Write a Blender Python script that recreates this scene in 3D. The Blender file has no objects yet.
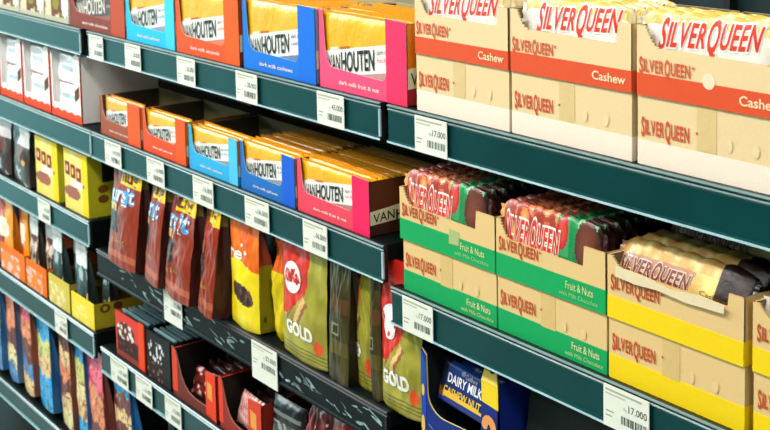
import bpy, math, random
from mathutils import Vector as V, Matrix, noise
PI = math.pi
scene = bpy.context.scene
COL = scene.collection
EYE = 1.75                       # camera height above the floor
R = math.radians

# ------------------------------------------------------------------ colours / materials
def lin(c):
    o = []
    for x in c[:3]:
        x = max(0, min(255, x)) / 255.0
        o.append(x / 12.92 if x <= 0.04045 else ((x + 0.055) / 1.055) ** 2.4)
    return (o[0], o[1], o[2], 1.0)

def print_mat(name, rough, spec, bump, bscale, coat=0.0, grain=0.06):
    """printed surface: the print (attribute 'Col') with procedural grain, roughness and bump"""
    m = bpy.data.materials.new(name); m.use_nodes = True
    nt = m.node_tree; b = nt.nodes['Principled BSDF']
    at = nt.nodes.new('ShaderNodeAttribute'); at.attribute_name = 'Col'
    tc = nt.nodes.new('ShaderNodeTexCoord')
    n1 = nt.nodes.new('ShaderNodeTexNoise'); n1.inputs['Scale'].default_value = bscale; n1.inputs['Detail'].default_value = 3
    nt.links.new(tc.outputs['Object'], n1.inputs['Vector'])
    n2 = nt.nodes.new('ShaderNodeTexNoise'); n2.inputs['Scale'].default_value = 420; n2.inputs['Detail'].default_value = 2
    nt.links.new(tc.outputs['Object'], n2.inputs['Vector'])
    mr = nt.nodes.new('ShaderNodeMapRange'); mr.inputs['To Min'].default_value = 1 - grain; mr.inputs['To Max'].default_value = 1 + grain
    nt.links.new(n2.outputs['Fac'], mr.inputs['Value'])
    mx = nt.nodes.new('ShaderNodeVectorMath'); mx.operation = 'SCALE'
    nt.links.new(at.outputs['Color'], mx.inputs[0]); nt.links.new(mr.outputs['Result'], mx.inputs['Scale'])
    nt.links.new(mx.outputs['Vector'], b.inputs['Base Color'])
    bp = nt.nodes.new('ShaderNodeBump'); bp.inputs['Strength'].default_value = bump; bp.inputs['Distance'].default_value = 0.004
    nt.links.new(n1.outputs['Fac'], bp.inputs['Height']); nt.links.new(bp.outputs['Normal'], b.inputs['Normal'])
    b.inputs['Roughness'].default_value = rough; b.inputs['Specular IOR Level'].default_value = spec
    b.inputs['Coat Weight'].default_value = coat; b.inputs['Coat Roughness'].default_value = 0.12
    return m

M_CARD = print_mat('printed_cardboard', 0.6, 0.25, 0.12, 60)
M_FILM = print_mat('printed_film', 0.40, 0.35, 0.35, 38, coat=0.12)
M_WRAP = print_mat('bar_wrapper', 0.34, 0.45, 0.35, 75, coat=0.2)
M_PAPER = print_mat('label_paper', 0.45, 0.4, 0.03, 50)

def solid(name, c, rough, metal=0.0, spec=0.5, coat=0.0, nscale=30, namt=0.15, bump=0.05):
    m = bpy.data.materials.new(name); m.use_nodes = True
    nt = m.node_tree; b = nt.nodes['Principled BSDF']
    tc = nt.nodes.new('ShaderNodeTexCoord')
    n = nt.nodes.new('ShaderNodeTexNoise'); n.inputs['Scale'].default_value = nscale; n.inputs['Detail'].default_value = 4
    nt.links.new(tc.outputs['Object'], n.inputs['Vector'])
    r = nt.nodes.new('ShaderNodeValToRGB')
    l = lin(c)
    r.color_ramp.elements[0].position = 0.3; r.color_ramp.elements[1].position = 0.7
    r.color_ramp.elements[0].color = tuple(x * (1 - namt) for x in l[:3]) + (1,)
    r.color_ramp.elements[1].color = tuple(min(1, x * (1 + namt)) for x in l[:3]) + (1,)
    nt.links.new(n.outputs['Fac'], r.inputs['Fac']); nt.links.new(r.outputs['Color'], b.inputs['Base Color'])
    bp = nt.nodes.new('ShaderNodeBump'); bp.inputs['Strength'].default_value = bump; bp.inputs['Distance'].default_value = 0.002
    nt.links.new(n.outputs['Fac'], bp.inputs['Height']); nt.links.new(bp.outputs['Normal'], b.inputs['Normal'])
    b.inputs['Roughness'].default_value = rough; b.inputs['Metallic'].default_value = metal
    b.inputs['Specular IOR Level'].default_value = spec; b.inputs['Coat Weight'].default_value = coat
    b.inputs['Coat Roughness'].default_value = 0.15
    return m

M_RAIL = solid('teal_plastic_rail', (3, 54, 55), 0.30, spec=0.45, coat=0.0, nscale=9, namt=0.18)
M_RAIL.node_tree.nodes['Principled BSDF'].inputs['Specular Tint'].default_value = (.12, .95, .92, 1)
M_EDGE = solid('pale_rail_edge', (170, 200, 206), 0.3, spec=0.5, coat=0.2)
M_RIDGE = solid('teal_rail_ridge', (112, 142, 140), 0.3, spec=0.5, coat=0.2)
M_DECK = solid('shelf_paint', (9, 18, 18), 0.55, spec=0.08)
M_DARK = solid('dark_paint', (8, 14, 14), 0.5)
M_DRAIL = solid('black_rail', (5, 20, 22), 0.35, spec=0.10, coat=0.0, nscale=12, namt=0.3)
M_BEIGE = solid('beige_panel', (150, 142, 108), 0.7)
M_TEALP = solid('dark_teal_panel', (12, 40, 42), 0.5)
M_FLOOR = solid('floor_tile', (178, 182, 176), 0.35, nscale=3)
M_FILMSCRAP = solid('torn_clear_film', (128, 156, 156), 0.3, spec=0.5, coat=0.3, nscale=120, namt=0.8, bump=0.3)

# ------------------------------------------------------------------ mesh builder
class MB:
    def __init__(s): s.v = []; s.f = []; s.c = []; s.m = []; s.s = []
    def poly(s, pts, col, mi=0, sm=False):
        i = len(s.v); s.v += [tuple(p) for p in pts]; s.f.append(tuple(range(i, i + len(pts))))
        s.c.append(col); s.m.append(mi); s.s.append(sm)
    def box(s, x0, x1, y0, y1, z0, z1, col, mi=0, front=None, right=None, top=None):
        p = lambda a, b, c: (a, b, c)
        s.poly([p(x0,y0,z0), p(x1,y0,z0), p(x1,y0,z1), p(x0,y0,z1)], front or col, mi)
        s.poly([p(x1,y0,z0), p(x1,y1,z0), p(x1,y1,z1), p(x1,y0,z1)], right or col, mi)
        s.poly([p(x1,y1,z0), p(x0,y1,z0), p(x0,y1,z1), p(x1,y1,z1)], col, mi)
        s.poly([p(x0,y1,z0), p(x0,y0,z0), p(x0,y0,z1), p(x0,y1,z1)], right or col, mi)
        s.poly([p(x0,y0,z1), p(x1,y0,z1), p(x1,y1,z1), p(x0,y1,z1)], top or col, mi)
        s.poly([p(x0,y1,z0), p(x1,y1,z0), p(x1,y0,z0), p(x0,y0,z0)], col, mi)
    def plate(s, out, O, U, W, th, col, back=None, edge=None, mi=0):
        O, U, W = V(O), V(U), V(W); N = U.cross(W).normalized()
        a = [O + U * x + W * y for x, y in out]; b = [p - N * th for p in a]
        s.poly(a, col, mi); s.poly(b[::-1], back or col, mi)
        n = len(a)
        for i in range(n):
            j = (i + 1) % n
            s.poly([b[i], b[j], a[j], a[i]], edge or back or col, mi)
    def grid(s, fn, nu, nv, colf, mi=0, sm=True, flip=False, uv0=(0, 0), uv1=(1, 1)):
        i0 = len(s.v)
        for j in range(nv + 1):
            for i in range(nu + 1):
                s.v.append(tuple(fn(uv0[0] + (uv1[0]-uv0[0]) * i / nu, uv0[1] + (uv1[1]-uv0[1]) * j / nv)))
        for j in range(nv):
            for i in range(nu):
                a = i0 + j * (nu + 1) + i
                q = (a, a + 1, a + nu + 2, a + nu + 1)
                s.f.append(q[::-1] if flip else q)
                s.c.append(colf((i + .5) / nu, (j + .5) / nv) if callable(colf) else colf)
                s.m.append(mi); s.s.append(sm)
    def decal(s, geo, fn, col, mi=0):
        i0 = len(s.v)
        s.v += [tuple(fn(x, y)) for x, y in geo[0]]
        for f in geo[1]:
            s.f.append(tuple(i0 + k for k in f)); s.c.append(col); s.m.append(mi); s.s.append(False)
    def mesh(s, name, mats):
        me = bpy.data.meshes.new(name); me.from_pydata(s.v, [], s.f)
        for m in mats: me.materials.append(m)
        me.polygons.foreach_set('material_index', s.m); me.polygons.foreach_set('use_smooth', s.s)
        at = me.color_attributes.new('Col', 'FLOAT_COLOR', 'CORNER')
        buf = []; cache = {}
        for f, c in zip(s.f, s.c):
            k = tuple(c)
            if k not in cache: cache[k] = lin(k)
            buf.extend(cache[k] * len(f))
        at.data.foreach_set('color', buf); me.update()
        return me
    def build(s, name, mats, parent=None, loc=(0, 0, 0)):
        if not isinstance(mats, (list, tuple)): mats = [mats]
        o = bpy.data.objects.new(name, s.mesh(name, mats)); COL.objects.link(o)
        o.location = loc
        if parent: o.parent = parent
        return o

def tag(o, label, cat, group=None, kind=None):
    if label: o['label'] = label
    if cat: o['category'] = cat
    if group: o['group'] = group
    if kind: o['kind'] = kind
    return o
def empty(name, loc, rz=0, ry=0, rx=0):
    o = bpy.data.objects.new(name, None); COL.objects.link(o); o.empty_display_size = .02
    o.location = loc; o.rotation_euler = (rx, ry, rz); return o
def copy_tree(o, parent=None):
    c = o.copy(); COL.objects.link(c)
    if parent: c.parent = parent
    for ch in list(o.children): copy_tree(ch, c)
    return c
def struct(o): o['kind'] = 'structure'; return o

# ------------------------------------------------------------------ lettering
_g = {}
def glyphs(txt, off=0.012):
    k = (txt, off)
    if k in _g: return _g[k]
    cu = bpy.data.curves.new('t', 'FONT'); cu.body = txt; cu.offset = off; cu.resolution_u = 3; cu.fill_mode = 'FRONT'
    ob = bpy.data.objects.new('t', cu); COL.objects.link(ob)
    dg = bpy.context.evaluated_depsgraph_get(); dg.update()
    me = ob.evaluated_get(dg).to_mesh()
    vs = [(v.co.x, v.co.y) for v in me.vertices]; fs = [tuple(p.vertices) for p in me.polygons]
    ob.evaluated_get(dg).to_mesh_clear()
    bpy.data.objects.remove(ob); bpy.data.curves.remove(cu)
    x0 = min(v[0] for v in vs); x1 = max(v[0] for v in vs)
    cap = 0.70
    _g[k] = ([((x - x0), y / cap) for x, y in vs], fs, x1 - x0)
    return _g[k]
def text(txt, off=0.012):                       # x 0..1, y 0..1 (cap height)
    v, f, w = glyphs(txt, off)
    return [(x / w, y) for x, y in v], f
def logo_text(big='SQ', txt='SILVERQUEEN', off=0.02, ref=0.02):
    """capitals set tight, two of them larger than the rest"""
    vs = []; fs = []; x = 0
    for ch in txt:
        v, f, w = glyphs(ch, off); _, _, wr = glyphs(ch, ref)
        sy = 1.0 if ch in big else 0.76
        dy = -0.06 if ch in big else 0.06
        sc = {'S': .92, 'Q': .80, 'I': 1.0}.get(ch, .84)
        dx = (wr - w) / 2 * sc
        i0 = len(vs)
        vs += [(x + dx + px * sc, py * sy + dy) for px, py in v]; fs += [tuple(i0 + k for k in q) for q in f]
        x += wr * sc + (0.03 if ch == 'L' else 0.085)
    w = x - 0.075
    return [(px / w, py) for px, py in vs], fs
def fine(geo, L=.05):
    v = [tuple(p) for p in geo[0]]; out = []; st = []
    for f in geo[1]:
        for k in range(1, len(f) - 1): st.append((f[0], f[k], f[k+1]))
    cache = {}
    while st:
        t = st.pop(); best = 0; bi = 0
        for k in range(3):
            a, b = v[t[k]], v[t[(k+1) % 3]]; d = max(abs(a[0]-b[0]), abs(a[1]-b[1]) * .5)
            if d > best: best, bi = d, k
        if best < L: out.append(t); continue
        a, b, c = t[bi], t[(bi+1) % 3], t[(bi+2) % 3]; k = (min(a, b), max(a, b))
        if k not in cache: v.append(((v[a][0]+v[b][0])/2, (v[a][1]+v[b][1])/2)); cache[k] = len(v) - 1
        mid = cache[k]; st.append((a, mid, c)); st.append((mid, b, c))
    return v, out
def disc(n=16): return [(0.5 + 0.5 * math.cos(2*PI*k/n), 0.5 + 0.5 * math.sin(2*PI*k/n)) for k in range(n)], [tuple(range(n))]
def rect(): return [(0, 0), (1, 0), (1, 1), (0, 1)], [(0, 1, 2, 3)]

def put(mb, geo, O, U, W, w, h, col, eps=0.0005, shear=0.0, slope=0.0, mi=0):
    """flat print: geo unit coordinates onto the plane (O,U,W)"""
    O, U, W = V(O), V(U), V(W); N = U.cross(W).normalized()
    mb.decal(geo, lambda x, y: O + N * eps + U * (x * w + shear * y * h) + W * (y * h + slope * x * w), col, mi)

def vor(x, y, seed):
    d = noise.voronoi(V((x, y, seed)))[0]; return d[0], d[1] - d[0]
def mixc(a, b, t): return tuple(a[i] + (b[i] - a[i]) * t for i in range(3))

X_, Y_, Z_ = (1, 0, 0), (0, 1, 0), (0, 0, 1)
KRAFT = (232, 198, 134); KRAFT_IN = (128, 112, 84)  # KRAFT_IN: kraft darkened, shade inside the trays painted in

# ================================================================== THE GONDOLA
S1, S2M, S2R, S3M, S3L, S4L, S4M, S5, S3R = -.327, -.518, -.568, -.745, -.700, -.922, -.937, -1.187, -.800
BAY_L, BAY_M, BAY_R = (-4.2, -2.511), (-2.478, -1.497), (-1.481, -0.35)
DEPTH = 0.36
def shelf(bay, z, label, dark=False, lip=0.050, lead=0.0):
    x0, x1 = bay
    root = empty('shelf_board', (x0, 0, EYE + z)); tag(root, label, 'shelf', 'metal shelf boards of the gondola')
    w = x1 - x0
    d = MB(); d.box(0, w, 0.0092, DEPTH, -0.022, 0, (0, 0, 0)); d.build('deck', M_DECK, root)
    # rail profile swept along the front
    pr = [(0.009, 0.0), (0.003, 0.0), (0.0005, -0.0018), (0.003, -0.0036), (0.003, -0.0052), (0.0015, -0.0066), (0.003, -0.0082),
          (0.0035, -0.010), (0.0035, -lip + 0.0045), (0.0005, -lip + 0.0026), (0.0, -lip), (0.009, -lip)]
    r = MB()
    for i in range(len(pr) - 1):
        a, b = pr[i], pr[i + 1]
        face = 5
        mi = 0 if i in (6, 7, 8) else (2 if i in (0, 3, 10) else (1 if i == 9 else 3))
        r.poly([(0, b[0], b[1]), (w, b[0], b[1]), (w, a[0], a[1]), (0, a[0], a[1])], (0, 0, 0), mi)
    r.poly([(w, p[0], p[1]) for p in pr[::-1]], (0, 0, 0), 2)
    r.poly([(0, p[0], p[1]) for p in pr], (0, 0, 0), 2)
    r.poly([(0, .009, 0), (w, .009, 0), (w, .009, -lip), (0, .009, -lip)], (0,0,0), 2)
    r.build('price_rail', [M_DRAIL if dark else M_RAIL, M_EDGE if not dark else M_DRAIL, M_DARK, M_RIDGE if not dark else M_DARK], root)
    # clear end cap line
    e = MB(); e.box(w - 0.004, w, 0.0012, 0.0034, -lip + .005, -0.009, (0,0,0)); e.build('end_cap', M_EDGE if not dark else M_DARK, root)
    return root
shelf(BAY_L, S1, 'teal-edged top shelf at far left, white and green cartons on it')
shelf((BAY_L[0], -2.4815), S2M, 'teal-edged shelf at far left under the white and red bar trays')
shelf(BAY_L, S3L, 'teal-edged shelf at far left under the yellow boxes and dark pouches')
shelf(BAY_L, S4L, 'teal-edged shelf at far left under the orange and yellow trays')
shelf(BAY_L, S5, 'lowest teal-edged shelf at far left under the blue and orange pouches', lip=.044)
shelf(BAY_M, S1, 'top shelf of the middle bay holding the five large window boxes')
shelf(BAY_M, S2M, 'middle bay shelf with small window boxes and five price tags')
shelf(BAY_M, S3M, 'black-edged shelf with torn clear film holding the upright pouches', dark=True)
shelf(BAY_M, S4M, 'low middle bay shelf under the red and black tablet trays')
shelf(BAY_M, S5, 'lowest middle bay shelf, mostly below the picture, under a blue pouch', lip=.044)
shelf(BAY_R, S1, 'long dark teal shelf at right under the orange-striped cartons')
shelf(BAY_R, S2R, 'lower right shelf under the green and yellow striped cartons')
shelf(BAY_R, S3R, 'shelf at lower right under the dark blue chocolate tray')

# torn film scraps on the black rail
random.seed(5)
fs = MB()
sx = -2.37
while sx < -1.50:
    if -2.19 < sx < -2.10 or -1.88 < sx < -1.78: sx += .02; continue
    for q in range(random.choice((1, 2, 2, 3))):
        cx_ = sx + random.uniform(-.012, .012); cz = random.uniform(-.043, -.010); L = random.uniform(.006, .022); H = random.uniform(.001, .0042)
        n = random.randint(5, 8); sl = random.uniform(-.5, .2)
        pts = []
        for k in range(n):
            a = 2 * PI * k / n; rr = random.uniform(.5, 1)
            dx = math.cos(a) * L * rr; pts.append((cx_ + dx, 0.0030, max(-.044, min(-.0085, cz + math.sin(a) * H * rr + dx * sl))))
        fs.poly(pts, (0, 0, 0)); fs.poly([(a, .0033, c) for a, b, c in pts][::-1], (0, 0, 0))
    sx += random.uniform(.016, .055)
o = fs.build('film_scraps', M_FILMSCRAP, None, (0, 0, EYE + S3M))
tag(o, 'shreds of torn clear film stuck to the black shelf edge below the pouches', 'film', kind='stuff')

# uprights, backs, floor
def upright(x, label, x1=None):
    u = MB(); w = .03
    u.box(x - .015, x + .015, .362, .399, -1.75, .5, (0,0,0))
    o = u.build('shelf_upright', M_DARK, None, (0, 0, EYE)); tag(o, label, 'upright')
upright(-2.4945, 'black upright post between the far left bay and the middle bay')
upright(-1.489, 'black upright post between the middle bay and the right bay')
for nm, (a, b), m in (('wall_left', BAY_L, M_BEIGE), ('wall_back', (BAY_M[0]-.03, BAY_M[1]+.01), M_BEIGE), ('wall_right', (BAY_R[0]-.006, BAY_R[1]), M_TEALP)):
    w = MB(); w.box(a, b, .40, .42, -1.72, .55, (0,0,0)); struct(w.build(nm, m, None, (0, 0, EYE)))
w = MB()
for z in (-.165, -.11, -.055):
    w.box(BAY_R[0]+.02, BAY_R[1], .385, .40, z, z + .008, (0,0,0))
for k in range(8):
    xx = BAY_R[0] + .08 + k * .14; w.box(xx, xx + .010, .385, .3999, -.30, .1, (0,0,0))
o = w.build('wire_grid', M_DARK, None, (0, 0, EYE)); tag(o, 'black wire grid behind the orange-striped cartons at top right', 'grid')
f = MB(); f.box(-6, 3, -4, .42, -.02, 0, (0,0,0)); struct(f.build('floor', M_FLOOR))
b = MB(); b.box(BAY_L[0], BAY_R[1], .03, .399, 0.0, .10, (0,0,0)); o = b.build('trim_1', M_DARK); struct(o)

# ------------------------------------------------------------------ price tags
def price_tag(xa, xb, zshelf, price, label, lip=.050, top=.004, tall=None):
    w = xb - xa; h = tall or (lip - top)
    t = MB(); P = (238, 240, 226)
    t.box(0, w, -.0012, -.0002, -h, 0, P)
    O = (0, -.0012, 0)
    G = (150, 158, 128); D = (70, 82, 66)
    put(t, rect(), (w*.05, -.0012, -.006), X_, Z_, w*.80, .0022, (176, 182, 150), .0002)
    put(t, rect(), (w*.05, -.0012, -.010), X_, Z_, w*.45, .0018, (196, 198, 172), .0002)
    put(t, text('Rp', 0.0), (w*.46, -.0012, -.0215), X_, Z_, w*.07, .0035, G, .0002)
    put(t, text(price, 0.01), (w*.56, -.0012, -.0215), X_, Z_, w*.40, .0075, D, .0002)
    put(t, rect(), (w*.06, -.0012, -.029), X_, Z_, w*.18, .0014, G, .0002)
    put(t, rect(), (w*.06, -.0012, -.034), X_, Z_, w*.14, .0014, G, .0002)
    random.seed(int(xa * -1000))
    x = w * .40
    while x < w * .93:
        bw = random.choice((.0008, .0014, .0022)); put(t, rect(), (x, -.0012, -.037), X_, Z_, bw, .009, D, .0002); x += bw + random.choice((.0007, .0012, .0018))
    o = t.build('price_tag', M_PAPER, None, (xa, 0.0008, EYE + zshelf - top)); tag(o, label, 'price tag', 'white price tags on the shelf edges')
    return o
T = [(S1, [(-2.464, -2.399, '36.000', 'white price tag under the brown window box on the top shelf'),
           (-2.301, -2.236, '36.000', 'white price tag under the light blue window box on the top shelf'),
           (-2.092, -2.027, '36.000', 'white price tag under the orange window box on the top shelf'),
           (-1.888, -1.822, '38.000', 'white price tag under the seam of the orange and blue large boxes'),
           (-1.651, -1.582, '45.000', 'white price tag reading 45.000 under the large pink window box'),
           (-1.417, -1.350, '17.000', 'white price tag reading 17.000 under the orange-striped cartons')]),
     (S2M, [(-2.410, -2.338, '16.000', 'white price tag under the small brown window box'),
            (-2.227, -2.158, '16.000', 'white price tag under the small orange window box'),
            (-2.049, -1.978, '16.000', 'white price tag under the small light blue window box'),
            (-1.872, -1.798, '16.000', 'white price tag under the small dark blue window box'),
            (-1.699, -1.634, '16.000', 'white price tag under the small pink window box')]),
     (S2R, [(-1.452, -1.386, '17.000', 'white price tag reading 17.000 under the first green-striped carton'),
            (-1.076, -1.008, '17.000', 'white price tag reading 17.000 under the yellow-striped carton')]),
     (S4M, [(-2.427, -2.349, '15.000', 'white price tag below the red tablet tray'),
            (-2.313, -2.245, '15.000', 'white price tag below the black tablet tray'),
            (-2.191, -2.128, '15.000', 'white price tag below the open red-brown tray')]),
     (S3L, [(-2.778, -2.710, '29.000', 'white price tag under the two yellow boxes at far left')]),
     (S4L, [(-2.711, -2.645, '12.000', 'white price tag under the yellow trays at far left')])]
for z, l in T:
    for a, b_, p, lb in l: price_tag(a, b_, z, p, lb)
price_tag(-2.179, -2.109, S3M + .001, '32.000', 'white price tag on the black shelf edge under the brown pouches', tall=.054)
price_tag(-1.865, -1.787, S3M + .001, '32.000', 'white price tag on the black shelf edge under the yellow pouch', tall=.060)

# ================================================================== VAN HOUTEN WINDOW BOXES
def vh_design(top_c, pic_c, dark=False, o=0.0):
    def d(s, t):
        n = noise.noise(V((s * 3, t * 4, 1.3)))
        return mixc(top_c, (255, 214, 60) if not dark else (120, 70, 50), max(0, n) * .5)
    return d
def strip_geo(n=14, m=4):
    v = [(i / n, j / m) for j in range(m + 1) for i in range(n + 1)]
    return v, [(j*(n+1)+i, j*(n+1)+i+1, (j+1)*(n+1)+i+1, (j+1)*(n+1)+i) for j in range(m) for i in range(n)]
def vh_pack(name, w, h, th, top_c, pic_c, sub, sub_c, dark=False, o=0.0):
    """flow-wrapped tablet: pillow body with crimped ends"""
    m = MB(); des = vh_design(top_c, pic_c, dark, o)
    def prof(s, t):
        e = (1 - abs(2*s-1) ** 8) * (1 - abs(2*t-1) ** 10)
        return th / 2 * e + .0004
    def fr(s, t): return V(((s-.5) * w, -prof(s, t) - .0006 * noise.noise(V((s*7, t*5, w*90))), t * h))
    def bk(s, t): return V(((s-.5) * w, prof(s, t), t * h))
    m.grid(fr, 44, 30, des); m.grid(bk, 12, 8, mixc(top_c, (150, 100, 20), .25), flip=True)
    # top and bottom seam strips
    m.box(-w/2, w/2, -.0006, .0006, h - .001, h + .003, mixc(top_c, (190, 110, 20), .35))
    def mp(s0, s1, t0, th_):
        return lambda x, y: fr(s0 + (s1-s0)*x, t0 + o + .29*(s0 + (s1-s0)*x) + th_*y) + V((0, -.0013, 0))
    sl, b0, b1 = .30, .12 + o, .47 + o * 1.35
    def band(lo, hi, e):
        def q(x, y):
            a = max(0, min(.995, lo(x))); b_ = max(0, min(.995, hi(x)))
            return fr(x * .99 + .005, a + (b_ - a) * y) + V((0, -e, 0))
        return q
    m.decal(strip_geo(20, 8), band(lambda x: 0.0, lambda x: b1 + sl * x, .0005), (252, 249, 240) if not dark else (70, 34, 26))
    m.decal(strip_geo(20, 3), band(lambda x: 0.0, lambda x: max(0, b0 - .01 + sl * x), .0007), pic_c)
    for (px, pz, pr_) in ((.78, .16, .07), (.86, .24, .06), (.70, .08, .06), (.90, .12, .07)):
        m.decal(disc(12), (lambda x, y, px=px, pz=pz, pr_=pr_: fr(px + (x-.5)*pr_, min(.98, pz + o + (y-.5)*pr_*1.8)) + V((0, -.0009, 0))), mixc(pic_c, (110, 70, 44), .65))
    ink = (28, 30, 26) if not dark else (240, 232, 214)
    m.decal(text('VAN', 0.010), mp(.09, .235, .175, .235 + .3*o), ink)
    m.decal(text('HOUTEN', 0.022), mp(.25, .65, .17, .26 + .22*o), ink)
    m.decal(text('dark milk', 0.0), mp(.68, .84, .36, .06), (80, 80, 76))
    m.decal(text(sub, 0.0), mp(.68, .84, .26, .06), sub_c)
    m.decal(rect(), mp(.12, .22, .475 + .3*o, .028), (250, 250, 235)); m.decal(rect(), mp(.24, .36, .475 + .3*o, .028), (200, 110, 30))
    return m.mesh(name, [M_WRAP])

def vh_box(x0, x1, z, h, col, colr, words, label, pack_args, npack, plabel, pgroup, depth=.13, y0=.010, cut=.24, inner=None, sidecol=None, step=.0098, sidetop=(222, 120, 20), pile_lean=.0, colw=.22, empty_front=0.0):
    w = x1 - x0; root = empty('display_box', (x0, y0, EYE + z)); tag(root, label, 'box', 'open window boxes of chocolate tablets')
    inner = inner or (92, 82, 62)  # inner card tone carries the shade inside the box
    f = MB(); th = .0016
    lw = w * .05; rw = w * (1 - colw); zc = h * cut
    out = [(0, 0), (w, 0), (w, h*.985), (rw, h), (rw, zc + h*.12)]
    for k in range(1, 7):
        a = k / 6 * PI / 2; out.append((rw - .010 * (1 - math.cos(a)), zc + h*.12 * (1 - math.sin(a))))
    out.append((w * .17, zc + h*.03))
    for k in range(1, 7):
        a = k / 6 * PI / 2; out.append((w*.17 - (w*.10) * math.sin(a), zc + h*.03 + h*.30 * (1 - math.cos(a))))
    out += [(lw, h * .98), (0, h)]
    f.plate(out, (0, 0, 0), X_, Z_, th, col, back=inner, edge=mixc(col, (255, 255, 255), .45))
    # right column in a second tone, its stronger light painted in; words along sill
    f.plate([(rw + .0006, 0.0), (w, 0.0), (w, h*.98), (rw + .0006, h*.985)], (0, -.0004, 0), X_, Z_, .0003, colr)
    put(f, text(words, 0.01), (w*.24, 0, h*cut*.36), X_, Z_, w*.46, h*.052, (255, 236, 228), .0006)
    f.build('front_panel', M_CARD, root)
    b = MB()
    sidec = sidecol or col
    # left wall (inner face painted shaded), right wall printed, back painted as lit, base
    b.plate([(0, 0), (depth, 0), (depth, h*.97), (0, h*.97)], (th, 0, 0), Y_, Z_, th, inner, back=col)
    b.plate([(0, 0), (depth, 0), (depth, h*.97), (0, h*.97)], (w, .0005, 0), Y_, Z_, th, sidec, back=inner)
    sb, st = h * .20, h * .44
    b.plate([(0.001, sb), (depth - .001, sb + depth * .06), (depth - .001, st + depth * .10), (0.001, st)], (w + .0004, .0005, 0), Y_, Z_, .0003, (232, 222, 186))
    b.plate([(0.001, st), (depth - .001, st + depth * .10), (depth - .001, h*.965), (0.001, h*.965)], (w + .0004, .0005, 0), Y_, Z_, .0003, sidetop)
    put(b, text('VAN', .004), (w + .0004, .006, sb + h*.035), Y_, Z_, depth * .27, h*.16, (30, 30, 26), .0005, slope=.08)
    put(b, text('HOUTEN', .022), (w + .0004, .006 + depth*.29, sb + h*.04), Y_, Z_, depth * .62, h*.17, (30, 30, 26), .0005, slope=.08)
    b.plate([(0, 0), (w, 0), (w, h*.98), (0, h*.98)], (0, depth, 0), X_, Z_, th, (176, 162, 112), back=KRAFT)
    b.box(0, w, 0.002, depth, 0, .0012, inner)
    b.build('tray', M_CARD, root)
    # packs standing in the tray (things of their own)
    me = pack_args
    for k in range(npack):
        o = bpy.data.objects.new('chocolate_tablet', me); COL.objects.link(o)
        yy = y0 + .0075 + k * step
        o.location = (x0 + w/2 + random.uniform(-.0012, .0012) - .001, yy, EYE + z + .0014 + (random.uniform(0, .0022) if k else 0))
        o.rotation_euler = (-pile_lean - (random.uniform(0, .03) if k else 0), random.uniform(-.010, .010) if k else 0, 0)
        if k == 0: tag(o, plabel[0], 'chocolate', pgroup)
        else: tag(o, plabel[1], 'chocolate', pgroup)
    return root

random.seed(11)
YEL = (255, 184, 2)
wb = .203; hb = .107
P_pink = vh_pack('tablet_wrap', .205, hb - .004, .0080, YEL, (196, 150, 140), 'fruit & nut', (236, 90, 110))
P_blue = vh_pack('tablet_wrap', .204, hb - .004, .0080, (255, 184, 2), (110, 130, 170), 'cashew', (70, 120, 190))
P_oran = vh_pack('tablet_wrap', .208, hb - .004, .0080, (255, 184, 2), (230, 120, 96), 'almond', (220, 90, 60))
P_cyan = vh_pack('tablet_wrap', .190, hb - .004, .0080, (255, 184, 2), (140, 150, 170), 'cashew', (90, 150, 190))
P_brow = vh_pack('tablet_wrap', .250, hb - .004, .0080, (84, 40, 30), (150, 70, 50), 'classic', (240, 210, 180), dark=True)
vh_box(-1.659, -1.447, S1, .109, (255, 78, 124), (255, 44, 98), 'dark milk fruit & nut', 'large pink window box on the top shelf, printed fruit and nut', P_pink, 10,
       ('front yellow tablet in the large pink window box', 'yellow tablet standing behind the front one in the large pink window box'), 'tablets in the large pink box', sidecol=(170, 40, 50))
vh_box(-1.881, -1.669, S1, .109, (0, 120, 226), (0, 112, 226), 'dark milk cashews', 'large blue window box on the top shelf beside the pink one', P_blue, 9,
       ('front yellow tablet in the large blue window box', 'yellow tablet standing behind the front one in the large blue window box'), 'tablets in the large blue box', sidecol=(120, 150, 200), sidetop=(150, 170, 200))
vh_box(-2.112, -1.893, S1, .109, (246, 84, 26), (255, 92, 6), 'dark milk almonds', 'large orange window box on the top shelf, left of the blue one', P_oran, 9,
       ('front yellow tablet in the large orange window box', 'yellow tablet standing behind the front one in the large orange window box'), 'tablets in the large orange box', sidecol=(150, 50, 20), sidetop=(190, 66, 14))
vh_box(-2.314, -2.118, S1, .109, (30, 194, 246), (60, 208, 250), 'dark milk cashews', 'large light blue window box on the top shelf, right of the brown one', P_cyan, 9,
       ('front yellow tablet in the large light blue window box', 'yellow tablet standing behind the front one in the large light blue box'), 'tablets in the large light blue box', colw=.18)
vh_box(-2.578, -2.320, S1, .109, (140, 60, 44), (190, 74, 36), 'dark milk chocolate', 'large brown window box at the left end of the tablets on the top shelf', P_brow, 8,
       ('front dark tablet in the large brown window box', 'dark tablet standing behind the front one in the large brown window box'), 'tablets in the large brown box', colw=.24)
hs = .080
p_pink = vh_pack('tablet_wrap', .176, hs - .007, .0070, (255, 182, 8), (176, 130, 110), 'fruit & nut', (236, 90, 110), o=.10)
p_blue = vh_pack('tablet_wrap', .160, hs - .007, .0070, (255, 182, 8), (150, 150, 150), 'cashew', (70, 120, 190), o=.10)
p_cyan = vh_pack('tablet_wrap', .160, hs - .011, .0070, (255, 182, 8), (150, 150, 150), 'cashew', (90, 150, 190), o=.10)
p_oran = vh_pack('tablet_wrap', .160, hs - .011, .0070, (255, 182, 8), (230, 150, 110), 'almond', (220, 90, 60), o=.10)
p_brow = vh_pack('tablet_wrap', .150, hs - .011, .0070, (250, 176, 30), (210, 130, 80), 'classic', (200, 110, 80), o=.10)
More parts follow.
